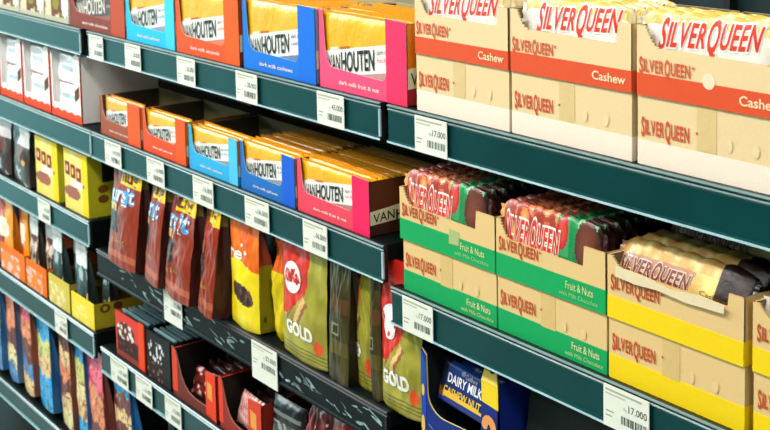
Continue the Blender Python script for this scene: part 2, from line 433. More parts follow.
vh_box(-1.730, -1.541, S2M, .078, (240, 70, 92), (250, 24, 92), 'dark milk fruit & nut', 'small pink window box of yellow tablets on the middle shelf', p_pink, 12,
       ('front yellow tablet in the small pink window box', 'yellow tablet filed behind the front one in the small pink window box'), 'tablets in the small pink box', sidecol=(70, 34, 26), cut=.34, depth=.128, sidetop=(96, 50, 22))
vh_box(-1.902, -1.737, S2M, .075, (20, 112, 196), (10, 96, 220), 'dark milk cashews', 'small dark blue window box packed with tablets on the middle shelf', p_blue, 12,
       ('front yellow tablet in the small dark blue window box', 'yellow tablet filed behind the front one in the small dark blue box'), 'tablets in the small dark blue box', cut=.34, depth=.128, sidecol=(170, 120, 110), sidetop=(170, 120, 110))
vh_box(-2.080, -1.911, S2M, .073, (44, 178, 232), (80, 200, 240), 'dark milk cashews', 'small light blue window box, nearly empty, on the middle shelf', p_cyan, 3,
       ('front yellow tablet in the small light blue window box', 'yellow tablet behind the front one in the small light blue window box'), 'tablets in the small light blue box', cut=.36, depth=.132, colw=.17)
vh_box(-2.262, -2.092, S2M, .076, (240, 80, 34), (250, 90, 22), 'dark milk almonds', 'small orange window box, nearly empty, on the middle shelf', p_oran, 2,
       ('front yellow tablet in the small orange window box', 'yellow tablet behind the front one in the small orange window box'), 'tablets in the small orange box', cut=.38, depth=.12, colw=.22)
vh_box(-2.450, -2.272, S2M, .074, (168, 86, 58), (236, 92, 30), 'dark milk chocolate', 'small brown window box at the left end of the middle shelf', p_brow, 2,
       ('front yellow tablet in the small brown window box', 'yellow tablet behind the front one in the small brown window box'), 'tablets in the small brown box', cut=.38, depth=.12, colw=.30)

# ================================================================== SILVERQUEEN CARTONS AND TRAYS
SQ = logo_text(off=.030, ref=.030); SQB = logo_text(off=.026, ref=.026); SQO = logo_text(off=.09, ref=.026); SQBf = fine(SQB); SQOf = fine(SQO)
RED_INK = (204, 72, 34)
def sq_carton(x0, x1, z, h, stripe, stripe_h, words, label, ink=RED_INK, logo_z=.42, base=KRAFT, depth=.20, y0=.010, group='closed cartons at the right'):
    w = x1 - x0; root = empty('carton', (x0, y0, EYE + z)); tag(root, label, 'carton', group)
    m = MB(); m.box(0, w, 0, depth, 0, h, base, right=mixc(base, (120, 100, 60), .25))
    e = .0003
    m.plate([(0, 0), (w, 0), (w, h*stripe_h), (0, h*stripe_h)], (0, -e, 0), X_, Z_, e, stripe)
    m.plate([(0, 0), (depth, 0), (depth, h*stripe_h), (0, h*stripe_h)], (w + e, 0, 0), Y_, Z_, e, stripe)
    put(m, SQ, (w*.03, -e, h*logo_z), X_, Z_, w*.34, h*.27, ink)
    put(m, disc(10), (w*.415, -e, h*(logo_z+.15)), X_, Z_, .003, .003, ink)
    # faint drop-shaped prints
    for k, (a, r) in enumerate(((.62, .028), (.78, .036))):
        put(m, disc(), (w*a, -e, h*.44), X_, Z_, w*r*1.3, h*.18, mixc(base, (255, 250, 235), .10))
    if words:
        put(m, text(words[0], .005), (w*.70, -e, h*.20), X_, Z_, w*.24, h*.13, (236, 224, 170))
        put(m, text(words[1], 0.0), (w*.64, -e, h*.07), X_, Z_, w*.33, h*.075, (196, 222, 150))
    m.build('carton_body', M_CARD, root)
    t = MB(); t.plate([(0, 0), (w*.13, 0), (w*.13, h*.62), (0, h*.62)], (w*.42, -.0004, h*.38), X_, Z_, .0003, mixc(base, (200, 168, 90), .30))
    t.plate([(0, 0), (w*.13, 0), (w*.13, .05), (0, .05)], (w*.42, 0, h + .0003), X_, Y_, .0003, mixc(base, (200, 168, 90), .30))
    t.build('tape', M_FILM, root)
    return root

def sq_tray(x0, x1, z, h, stripe, sz0, sz1, words, label, base=KRAFT, depth=.16, y0=.008, cz=.62, lx=.045, rx=.82, ink=RED_INK, jag=True, logo=(.03, .52, .40, .22), sticker=None, k_=False):
    w = x1 - x0; root = empty('display_tray', (x0, y0, EYE + z)); tag(root, label, 'box', 'open display trays of chocolate bars')
    m = MB(); th = .002; zc = h * cz
    out = [(0, 0), (w, 0), (w, h), (rx * w, h), (rx * w - .002, zc)]
    # perforated torn edge at left
    out += [(w * (lx + .12), zc + .002)]
    n = 7
    for k in range(n):
        t = k / n
        out += [(w * (lx + .10 - .10 * t ** .6) - .0018, zc + (h - zc) * (t + .3 / n)), (w * (lx + .10 - .10 * t ** .6), zc + (h - zc) * (t + .75 / n))]
    out += [(w * lx, h), (0, h)]
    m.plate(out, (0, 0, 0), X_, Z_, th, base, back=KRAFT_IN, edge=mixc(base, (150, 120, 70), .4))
    e = .0003
    m.plate([(0, h*sz0), (w, h*sz0), (w, h*sz1), (0, h*sz1)], (0, -e, 0), X_, Z_, e, stripe)
    put(m, SQ, (w*logo[0], -e, h*logo[1]), X_, Z_, w*logo[2], h*logo[3], ink)
    put(m, disc(10), (w*(logo[0]+logo[2]+.012), -e, h*(logo[1]+logo[3]*.6)), X_, Z_, .003, .003, ink)
    if words:
        if len(words) == 1: put(m, text(words[0], .015), (w*.70, -e, h*(sz0 + (sz1-sz0)*.34)), X_, Z_, w*.26, h*.13, (255, 222, 176))
        else:
            put(m, text(words[0], .005), (w*.66, -e, h*(sz0 + (sz1-sz0)*.52)), X_, Z_, w*.24, h*.13, (214, 222, 150))
            put(m, text(words[1], 0.0), (w*.60, -e, h*(sz0 + (sz1-sz0)*.20)), X_, Z_, w*.34, h*.075, (150, 214, 130))
    m.build('front_panel', M_CARD, root)
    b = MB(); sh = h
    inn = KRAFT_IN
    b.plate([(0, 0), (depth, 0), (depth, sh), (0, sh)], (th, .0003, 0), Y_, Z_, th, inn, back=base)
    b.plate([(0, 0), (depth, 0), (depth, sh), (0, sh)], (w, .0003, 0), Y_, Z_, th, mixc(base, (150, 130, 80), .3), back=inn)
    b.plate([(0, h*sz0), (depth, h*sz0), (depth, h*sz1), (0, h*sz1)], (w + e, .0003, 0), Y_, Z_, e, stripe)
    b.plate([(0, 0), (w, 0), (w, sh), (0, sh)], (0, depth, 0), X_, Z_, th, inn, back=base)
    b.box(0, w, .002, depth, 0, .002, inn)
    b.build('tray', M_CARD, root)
    if sticker:
        t = MB(); t.plate([(.008 + .008*math.cos(q*PI/6), .008 + .008*math.sin(q*PI/6)) for q in range(12)] if k_ else [(0, 0), (.020, .001), (.021, .018), (.001, .019)], (w*(sticker + .06), -.0005, h*.24), X_, Z_, .0003, mixc(base, (255, 255, 240), .4) if k_ else mixc(base, stripe, .25)); t.build('tape', M_FILM, root)
    return root

def nuts(s, t, sd):
    a, b = vor(s * 11, t * 3.2, sd)
    k = noise.cell(V((s * 11, t * 3.2, sd)))
    if a < .5: return mixc((255, 206, 120), (232, 124, 66), a / .5)
    return (170, 60, 40) if b < .2 else (226, 104, 66)
def d_fruit(s, t):
    if s < .60: return nuts(s, t, 3.1)
    if s < .73:
        r = ((s - .655) / .06) ** 2 + ((t - .72) / .30) ** 2
        if r < 1: return mixc((226, 74, 60), (190, 30, 40), r)
        return (60, 160, 96) if t > .3 else (24, 128, 66)
    r = ((s - .89) / .11) ** 2 + ((t - .60) / .42) ** 2
    if r < 1: return mixc((132, 74, 56), (88, 44, 34), r)
    if s > .97: return (40, 26, 22)
    return (28, 140, 74) if (t < .45 or s < .8) else (120, 190, 130)
def d_cash(s, t):
    a, b = vor(s * 10, t * 3.0, 7.7)
    if s > .95: return (226, 206, 150)
    if t > .80: return mixc((250, 232, 150), (206, 170, 60), .7 if a > .45 else .1)
    if t < .22 and s > .05: return (250, 238, 206) if a < .5 else (190, 130, 70)
    return (252, 246, 232)
def d_yell(s, t):
    if s > .80: return (46, 26, 22)
    if t > .62:
        a, b = vor(s * 13, t * 2.6, 4.4)
        return mixc((252, 232, 160), (216, 168, 84), min(1, a / .55))
    if .10 < t < .60 and s < .615 + .05 * (t - .3): return (190, 132, 106)
    n = noise.noise(V((s * 9, t * 3, 9.4)))
    return mixc((250, 224, 130), (206, 160, 80), max(0, min(1, .4 + n)))
def sq_bar(w, h, th, des, ink, halo, slope, slant, sub, subc, tx=(.04, .60), ty=.22, thh=.50, ends=(60, 30, 24), lumps=.004, brd=(0.16, .70)):
    """lumpy nut bar in a twist-ended film wrapper"""
    m = MB()
    def lump(s, t): return lumps * (.45 + .55 * abs(math.sin(s * PI * 6.5)) + .15 * noise.noise(V((s*9, t*4, 2))))
    def prof(s, t):
        e = (1 - abs(2*s-1) ** 6); q = math.sqrt(max(0, 1 - (2*t-1) ** 4))
        return th / 2 * e * q + .0006
    def P(s, t, sg):
        k = lump(s, t) * (t ** 3) * (1 - abs(2*s-1) ** 10)
        tz = t * h * (.90 + .10 * (1 - abs(2*s-1) ** 12)) + k
        return V(((s-.5) * w, sg * (prof(s, t) + .25 * k), tz))
    m.grid(lambda s, t: P(s, t, -1), 84, 26, des)
    m.grid(lambda s, t: P(s, t, 1), 84, 10, lambda s, t: des(s, min(1, t * .4 + .6)), flip=True)
    # sealed ends
    for sd in (-1, 1):
        c = ends if sd > 0 else des(.02, .5)
        x0 = sd * w / 2
        m.grid(lambda s, t: V((x0 + sd * s * .007, .0012 * math.sin(t * 30) * s, .1*h + t * h * .8)), 2, 20, c)
        m.grid(lambda s, t: V((x0 + sd * s * .007, .0012 * math.sin(t * 30) * s + .0004, .1*h + t * h * .8)), 2, 20, c, flip=True)
    def mp(x, y, e=.0012):
        s = tx[0] + (tx[1] - tx[0]) * x + slant * y * thh * h / w
        t = ty + thh * y + slope * x
        t = max(.01, min(.985, t)); s = max(.005, min(.99, s))
        return P(s, t, -1) + V((0, -e, 0))
    if halo: m.decal(SQOf, lambda x, y: mp(x, y, .0005), halo)
    m.decal(SQBf, lambda x, y: mp(x, y, .0009), ink)
    if sub:
        m.decal(text(sub, .005), lambda x, y: P(.70 + .20 * x, .14 + .12 * y - .05 * x, -1) + V((0, -.0015, 0)), subc)
    return m.mesh('bar_wrap', [M_WRAP])
B_fruit = sq_bar(.166, .062, .013, d_fruit, (226, 56, 28), (255, 244, 232), -.02, .06, 'Fruit & Nuts', (226, 240, 220), ty=.30, thh=.52, tx=(.04, .63))
B_cash = sq_bar(.176, .066, .013, d_cash, (232, 66, 36), (255, 255, 252), .11, .25, None, None, tx=(.15, .88), ty=.46, thh=.46, ends=(238, 220, 170), lumps=.003)
B_yell = sq_bar(.178, .041, .017, d_yell, (122, 52, 44), (232, 204, 176), -.02, .12, 'Cashew', (110, 80, 30), tx=(.03, .60), ty=.14, thh=.46, lumps=.005, ends=(24, 14, 12))
def bars(me, n, x, y, z, dy, label0, label1, group, lean=.10, jit=.002, dz=0.0):
    for k in range(n):
        o = bpy.data.objects.new('chocolate_bar', me); COL.objects.link(o)
        o.location = (x + random.uniform(-jit, jit), y + k * dy, EYE + z + dz * k + (random.uniform(-.001, .002) if k else 0))
        o.rotation_euler = (-lean - random.uniform(0, .02), random.uniform(-.008, .008) if k else 0, random.uniform(-.006, .006))
        tag(o, label0 if k == 0 else label1, 'chocolate', group)
random.seed(21)
CREAM = (246, 228, 186); K1 = (236, 209, 158)
# --- top right shelf: closed cartons below, open trays above
xs1 = [(-1.425, -1.2425), (-1.2375, -1.043), (-1.0345, -.840), (-.832, -.640)]
h1 = .0715
names1 = ['pale carton with a cream base stripe, leftmost under the orange-striped trays', 'pale carton with a cream base stripe, second from left on the top shelf', 'pale carton with a cream base stripe, under the right-hand orange-striped tray', 'pale carton at the far right end of the top shelf']
names2 = ['orange-striped display tray of cashew bars, leftmost, beside the pink box', 'orange-striped display tray of cashew bars, the middle one of the row', 'orange-striped display tray of cashew bars at right, with a clear sticker', 'orange-striped display tray at the far right end of the top shelf']
for k, (a, b_) in enumerate(xs1):
    sq_carton(a, b_, S1, h1, (248, 232, 212), .36, None, names1[k], base=K1, ink=(212, 84, 46), logo_z=.44)
    sq_tray(a + .001, b_ + .001, S1 + h1 + .0006, h1, (226, 82, 40), .0, .30 if k == 0 else .32, ['Cashew'], names2[k], base=K1, ink=(214, 92, 52), cz=.68, lx=.06, rx=.90, logo=(.02, .34 if k else .36, .36, .23), sticker=.40 if k == 2 else None, k_=True)
    bars(B_cash, (5, 5, 3, 2)[k], (a + b_)/2 + (-.006, .004, -.012, 0)[k], .0195, S1 + h1 + .0200, .0150, 'front cashew bar in tray: ' + names2[k].replace(' display tray of cashew bars', ' tray').replace(' display tray', ' tray'),
         'cashew bar behind the front one in the ' + ['leftmost', 'middle', 'right-hand', 'far right'][k] + ' orange-striped tray', 'cashew bars in the orange-striped trays', lean=.05)
# --- lower right shelf
xs2 = [(-1.4655, -1.2700), (-1.2670, -1.0815), (-1.0780, -.8900), (-.8790, -.690)]
hl = .0665; hu = .068
GRN = (6, 166, 90); YLW = (250, 214, 8); K2c = (232, 198, 134)
lab_l = ['closed green-striped carton, leftmost on the lower right shelf', 'closed green-striped carton beside the yellow-striped one', 'closed yellow-striped carton at the bottom of its stack', 'closed yellow-striped carton at the far right edge, bottom of its stack']
lab_u = ['open tray with green stripe at left, beside the small pink box', 'open tray with green stripe, next to the yellow-striped tray', 'open tray with yellow stripe and tumbled cream bars', 'open tray with yellow stripe cut by the right edge of the picture']
for k, (a, b_) in enumerate(xs2):
    st = GRN if k < 2 else YLW
    wd = ['Fruit & Nuts', 'with Milk Chocolate'] if k < 2 else None
    cz = S2R + .0
    ins = .004 if k == 0 else 0
    sq_carton(a + ins, b_, cz, hl, st, .40, wd, lab_l[k], base=K2c, ink=(198, 80, 36), logo_z=.50)
    sq_tray(a, b_, cz + hl + .0006, hu, st, .0, .40 if k < 2 else .36, wd, lab_u[k], base=K2c, cz=.66 if k < 2 else .80, lx=.04, rx=.82 if k < 2 else .90, ink=(190, 74, 34), logo=(.03, .48, .38, .24), sticker=.48 if k == 0 else None)
    if k < 2:
        bars(B_fruit, 7 if k == 0 else 8, a + .0825, .0165, cz + hl + .0275, .0148, 'front fruit and nut bar in the ' + ('left' if k == 0 else 'second') + ' green-striped tray',
             'fruit and nut bar behind the front one in the ' + ('left' if k == 0 else 'second') + ' green-striped tray', 'fruit and nut bars in the green-striped trays', lean=.10)
t_ = empty('torn_strip', (-1.062, .004, EYE + S2R + hl + hu*.72)); tag(t_, 'torn cream cardboard strip hanging in front of the tumbled bars, yellow-striped tray', 'cardboard')
m = MB(); m.plate([(0, 0), (.03, -.002), (.06, .0), (.10, -.003), (.150, -.001), (.152, .008), (.12, .010), (.08, .006), (.04, .011), (.002, .012)], (0, 0, 0), X_, V((0, -.15, 1)), .0012, (252, 232, 190), back=KRAFT); m.build('strip', M_CARD, t_)
bars(B_yell, 3, -.990, .020, S2R + hl + .045, .020, 'front cream nut bar lying forward in the yellow-striped tray', 'cream nut bar behind the front one in the yellow-striped tray', 'cream nut bars in the yellow-striped tray', lean=.50)
bars(B_yell, 2, -.972, .090, S2R + hl + .068, .026, 'cream nut bar riding high at the back of the yellow-striped tray', 'rearmost cream nut bar riding high in the yellow-striped tray', 'cream nut bars in the yellow-striped tray', lean=.25)
bars(B_cash, 5, -.785, .020, S2R + hl + .012, .0150, 'front pink-lettered bar in the tray cut by the right edge', 'bar behind the pink-lettered one in the tray cut by the right edge', 'bars in the tray at the right edge', lean=.05)

# ================================================================== POUCHES
def pouch(name, label, cat, X, Y, Z, w, h, g, rz, design, side, decals, seed, lean=0.0, group=None, nu=44, nv=64, top=.035, mat=None, seal=None, back=None, wr=.0022, tilt=0.0, extra=None, gd=None):
    """stand-up pouch: printed front, folded gusset sides, crimped top seal. X,Y = front corner foot at left"""
    root = empty(name, (X, Y, EYE + Z), rz, lean, tilt); tag(root, label, cat, group)
    hb_ = h - top
    rnd = random.Random(seed); ph = [rnd.uniform(0, 6) for _ in range(6)]
    def dep(t):
        b0 = min(1, (t / .06)) ** .5 if t < .06 else 1
        return g/2 * (1 - max(0, t) ** 1.7) * (.72 + .28 * b0) + .0018
    def hw(t): return w/2 * (1 - .035 * math.sin(PI * t) - .02 * (1 - t) ** 3)
    def wrk(s, t):
        v = noise.noise(V((s * 3 + seed, t * 4.5, seed * .7))) + .5 * noise.noise(V((s * 9 + t * 5, t * 9 - s * 4, seed)))
        e = .35 + .65 * (1 - abs(2*s-1) ** 2); return wr * v * e * (1 + 1.0 * t)
    def F(s, t):
        bul = .10 * g * math.sin(PI * min(1, t * 1.1)) * (1 - (2*s-1) ** 2)
        d = dep(t)
        return V((w/2 + (2*s-1) * hw(t), g/2 - (g/2 - d) * .72 - d * (1 - .16 * abs(2*s-1) ** 3) - bul + wrk(s, t), t * hb_ + (.004 * (1 - (2*s-1)**2) * -1 if t < .02 else 0) + .004))
    def B(s, t):
        d = dep(t); return V((w/2 + (2*s-1) * hw(t), g/2 - (g/2 - d) * .72 + d * (1 - .16 * abs(2*s-1) ** 3) + .5 * wrk(1-s, t), t * hb_ + .004))
    def S(sg):
        def f(q, t):
            a = F(1.0 if sg > 0 else 0.0, t); b_ = B(1.0 if sg > 0 else 0.0, t)
            p = a.lerp(b_, q); fold = (1 - abs(2*q-1)) * .16 * g * (t * 1.2 - .1)
            p.x -= sg * max(0, fold) - .0015 * sg * noise.noise(V((q*5, t*8, seed))); return p
        return f
    m = MB()
    m.grid(F, nu, nv, design)
    sc = side if callable(side) else (lambda q, t: side)
    m.grid(S(1), 10, nv//2, sc); m.grid(S(-1), 8, 24, sc, flip=True)
    bc = back or (sc(.5, .5)); m.grid(B, 14, 20, bc, flip=True)
    # foot
    m.grid(lambda s, q: F(s, 0).lerp(B(s, 0), q), 12, 3, bc, flip=True)
    for geo, s0, s1, t0, t1, col, *o in decals:
        sh = o[0] if o else 0; sl = o[1] if len(o) > 1 else 0
        m.decal(geo, lambda x, y: F(max(.0, min(1, s0 + (s1-s0)*x + sh*y)), max(0, min(1, t0 + (t1-t0)*y + sl*x))) + V((0, -.0010, 0)), col)
    if gd:
        fS = S(1)
        for geo, q0, q1, t0, t1, col in gd:
            m.decal(geo, lambda x, y: fS(q0 + (q1-q0)*x, t0 + (t1-t0)*y) + V((.0009, 0, 0)), col)
    m.build('pouch_body', mat or M_FILM, root)
    # crimped seal
    c = MB(); tp = design(.5, .99) if seal is None else seal
    def Sl(y0):
        return lambda s, t: V((w/2 + (2*s-1) * hw(1), g/2 - (g/2 - .0018) * .72 + y0 + .0012 * math.sin(s * 9 + ph[0]) * t + .0004 * math.sin(t * 40), hb_ + .003 + t * top))
    c.grid(Sl(-.0014), 24, 8, (lambda s, t: design(s, .995)) if seal is None else seal); c.grid(Sl(.0014), 24, 8, tp, flip=True)
    c.build('top_seal', mat or M_FILM, root)
    return root

# --- brown nugget pouches
BRN = (140, 48, 24)
def d_choc(s, t):
    n = noise.noise(V((s*2.2, t*3, 5)))
    if t > .77 and s > .28 + .6 * (t - .77): return (250, 208, 20)
    if t > .77: return (118, 46, 34)
    if s < .40 and .30 < t < .50:
        a, b = vor(s * 12, t * 16, 1); return (52, 26, 20) if a > .3 else (112, 62, 44)
    if .06 < t < .12: return (186, 92, 60)
    if t > .60 and s < .9: return mixc((168, 54, 32), BRN, max(0, min(1, (t-.6)*2)))
    return mixc(BRN, (160, 56, 30), .5 + .5*n)
def choc_decals(w1, w2):
    L = [(text(w1, .05), .02, .86, .585, .745, (60, 150, 206), 0, .03), (text(w1, .015), .03, .85, .59, .74, (250, 252, 252), 0, .03),
         (rect(), .0, .66, .545, .565, (70, 160, 206), 0, .03), (rect(), .0, .66, .548, .562, (240, 246, 250), 0, .03),
         (text(w2, .02), .36, .90, .80, .92, (96, 34, 26)),
         (rect(), .03, .30, .50, .57, (226, 190, 110)), (text('rich & roast', 0.0), .12, .66, .20, .245, (206, 160, 40), 0, .02)]
    return L
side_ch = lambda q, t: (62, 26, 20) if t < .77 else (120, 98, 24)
GB = 'brown pouches on the black-edged shelf'
pouch('chocolate_pouch', 'brown snack pouch leftmost on the black-edged shelf, light script on front', 'pouch', -2.394, -.014, S3M, .122, .203, .042, 0, d_choc, side_ch, choc_decals('ursit', 'nug'), 1, group=GB, tilt=-R(6.5), top=.012)
pouch('chocolate_pouch', 'narrow-looking turned brown snack pouch, second from left', 'pouch', -2.259, -.002, S3M, .092, .203, .042, -R(11), d_choc, side_ch, choc_decals('unit', 'ung'), 2, group=GB, tilt=-R(6.5), top=.012)
pouch('chocolate_pouch', 'brown snack pouch third from left, creased across its front', 'pouch', -2.158, -.012, S3M, .112, .203, .044, -R(5), d_choc, side_ch, choc_decals('rsit', 'ug'), 3, group=GB, tilt=-R(6.5), wr=.0045, top=.012)
pouch('chocolate_pouch', 'brown snack pouch fourth from left, nearest the dark pouch', 'pouch', -2.038, -.008, S3M, .072, .203, .040, -R(9), d_choc, side_ch, choc_decals('it', 'g')[4:], 4, group=GB, tilt=-R(6.5), wr=.004, top=.012)
def d_dk(s, t): return (58, 30, 22) if t < .35 else (40, 26, 20)
pouch('chocolate_pouch', 'dark brown pouch half hidden between the brown and the yellow pouches', 'pouch', -2.060, .130, S3M, .125, .198, .05, -R(6), d_dk, (34, 22, 16), [(text('So', .0), .30, .66, .55, .70, (104, 76, 56))], 5)
# --- yellow pouch
def d_yel(s, t):
    n = noise.noise(V((s*3, t*3, 9)))
    if t > .60 + .04 * math.sin(s * 5): return mixc((232, 92, 10), (255, 130, 20), .5 + n)
    if ((s - .50) / .36) ** 2 + ((t - .325 + .12 * (s-.5)) / .095) ** 2 < 1:
        a, b = vor(s * 11, t * 12, 4); return (60, 34, 26) if a > .35 else (116, 74, 56)
    return mixc((250, 222, 6), (255, 236, 40), .5 + n)
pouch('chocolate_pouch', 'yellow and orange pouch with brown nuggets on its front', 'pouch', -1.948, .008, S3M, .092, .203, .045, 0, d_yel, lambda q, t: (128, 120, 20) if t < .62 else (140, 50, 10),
      [(text('re', .02), .04, .48, .64, .75, (255, 250, 230)), (disc(10), .55, .68, .70, .74, (255, 240, 210)), (disc(10), .40, .50, .76, .79, (255, 240, 210))], 6,
      gd=[(rect(), .18, .30, .10, .15, (70, 70, 20)), (rect(), .6, .66, .2, .5, (100, 94, 20))])
def d_yel2(s, t):
    if t > .62: return (236, 100, 20)
    return (232, 206, 14)
pouch('chocolate_pouch', 'yellow pouch turned sideways, showing its olive gusset beside the gold pouch', 'pouch', -1.858, .036, S3M, .058, .203, .060, -R(14), d_yel2, lambda q, t: mixc((128, 124, 24), (74, 70, 14), max(0, min(1, t*1.4 - .2))), [], 7, wr=.006,
      gd=[(rect(), .45, .60, .12, .18, (60, 60, 20)), (rect(), .15, .85, .24, .25, (90, 88, 20))])
# --- gold pouches
def d_gold(s, t):
    n = noise.noise(V((s*4, t*5, 3))) ; gold = mixc((140, 136, 34), (190, 182, 70), max(0, min(1, .5 + .9*n)))
    if t > .36 and s < .56 + .14 * (t - .36):
        if t > .36 + .55 * max(0, s - .15): return mixc((206, 34, 20), (232, 60, 26), max(0, n))
    # wafer fingers
    for (cx_, cy_, a) in ((.22, .45, -.95), (.47, .42, -.95)):
        dx, dy = (s - cx_), (t - cy_) * 1.5; u = dx * math.cos(a) - dy * math.sin(a); v = dx * math.sin(a) + dy * math.cos(a)
        if abs(u) < .22 and abs(v) < .07: return (236, 190, 110) if v > -.01 else (150, 92, 50)
    if ((s-.84)/.10)**2 + ((t-.17)/.06)**2 < 1: return (226, 80, 24)
    if t < .12 and (int(t * 90) % 3 == 0): return mixc(gold, (90, 84, 24), .6)
    return gold
GD = [(disc(20), .06, .47, .56, .84, (250, 246, 240), 0, .0), (text('KitKat', .04), .075, .46, .65, .76, (214, 30, 24), 0, .03), (text('GOLD', .05), .12, .76, .205, .315, (252, 250, 236), 0, 0)]
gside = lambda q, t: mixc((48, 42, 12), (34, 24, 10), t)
ggd = [(rect(), .25, .60, .33, .42, (150, 150, 110)), (rect(), .32, .53, .345, .405, (50, 52, 34)), (rect(), .1, .9, .20, .29, (96, 88, 30)), (rect(), .2, .85, .52, .60, (90, 62, 26))]
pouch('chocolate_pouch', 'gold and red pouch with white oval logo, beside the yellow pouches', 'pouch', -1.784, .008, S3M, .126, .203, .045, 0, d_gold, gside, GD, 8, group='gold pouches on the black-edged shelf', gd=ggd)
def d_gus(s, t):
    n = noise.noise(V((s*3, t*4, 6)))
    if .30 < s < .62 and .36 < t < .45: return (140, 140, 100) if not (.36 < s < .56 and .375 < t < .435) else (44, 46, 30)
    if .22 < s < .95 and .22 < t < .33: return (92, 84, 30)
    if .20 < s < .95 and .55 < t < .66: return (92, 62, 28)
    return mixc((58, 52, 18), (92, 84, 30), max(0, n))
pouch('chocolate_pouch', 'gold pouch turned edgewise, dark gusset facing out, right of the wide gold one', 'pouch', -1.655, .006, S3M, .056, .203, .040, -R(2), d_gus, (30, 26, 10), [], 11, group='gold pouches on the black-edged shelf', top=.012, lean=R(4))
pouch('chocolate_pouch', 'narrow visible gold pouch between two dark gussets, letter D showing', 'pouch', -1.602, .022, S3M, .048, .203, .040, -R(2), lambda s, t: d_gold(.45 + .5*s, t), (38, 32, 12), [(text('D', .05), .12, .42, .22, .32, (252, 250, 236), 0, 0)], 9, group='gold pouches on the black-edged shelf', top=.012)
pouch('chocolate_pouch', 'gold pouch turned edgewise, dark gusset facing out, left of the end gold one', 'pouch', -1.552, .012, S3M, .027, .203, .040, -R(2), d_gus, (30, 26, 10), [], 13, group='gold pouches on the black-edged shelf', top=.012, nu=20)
pouch('chocolate_pouch', 'gold and red pouch at the right end of the black-edged shelf', 'pouch', -1.527, .012, S3M, .096, .203, .045, 0, d_gold, gside, GD, 10, group='gold pouches on the black-edged shelf', gd=ggd, wr=.004)

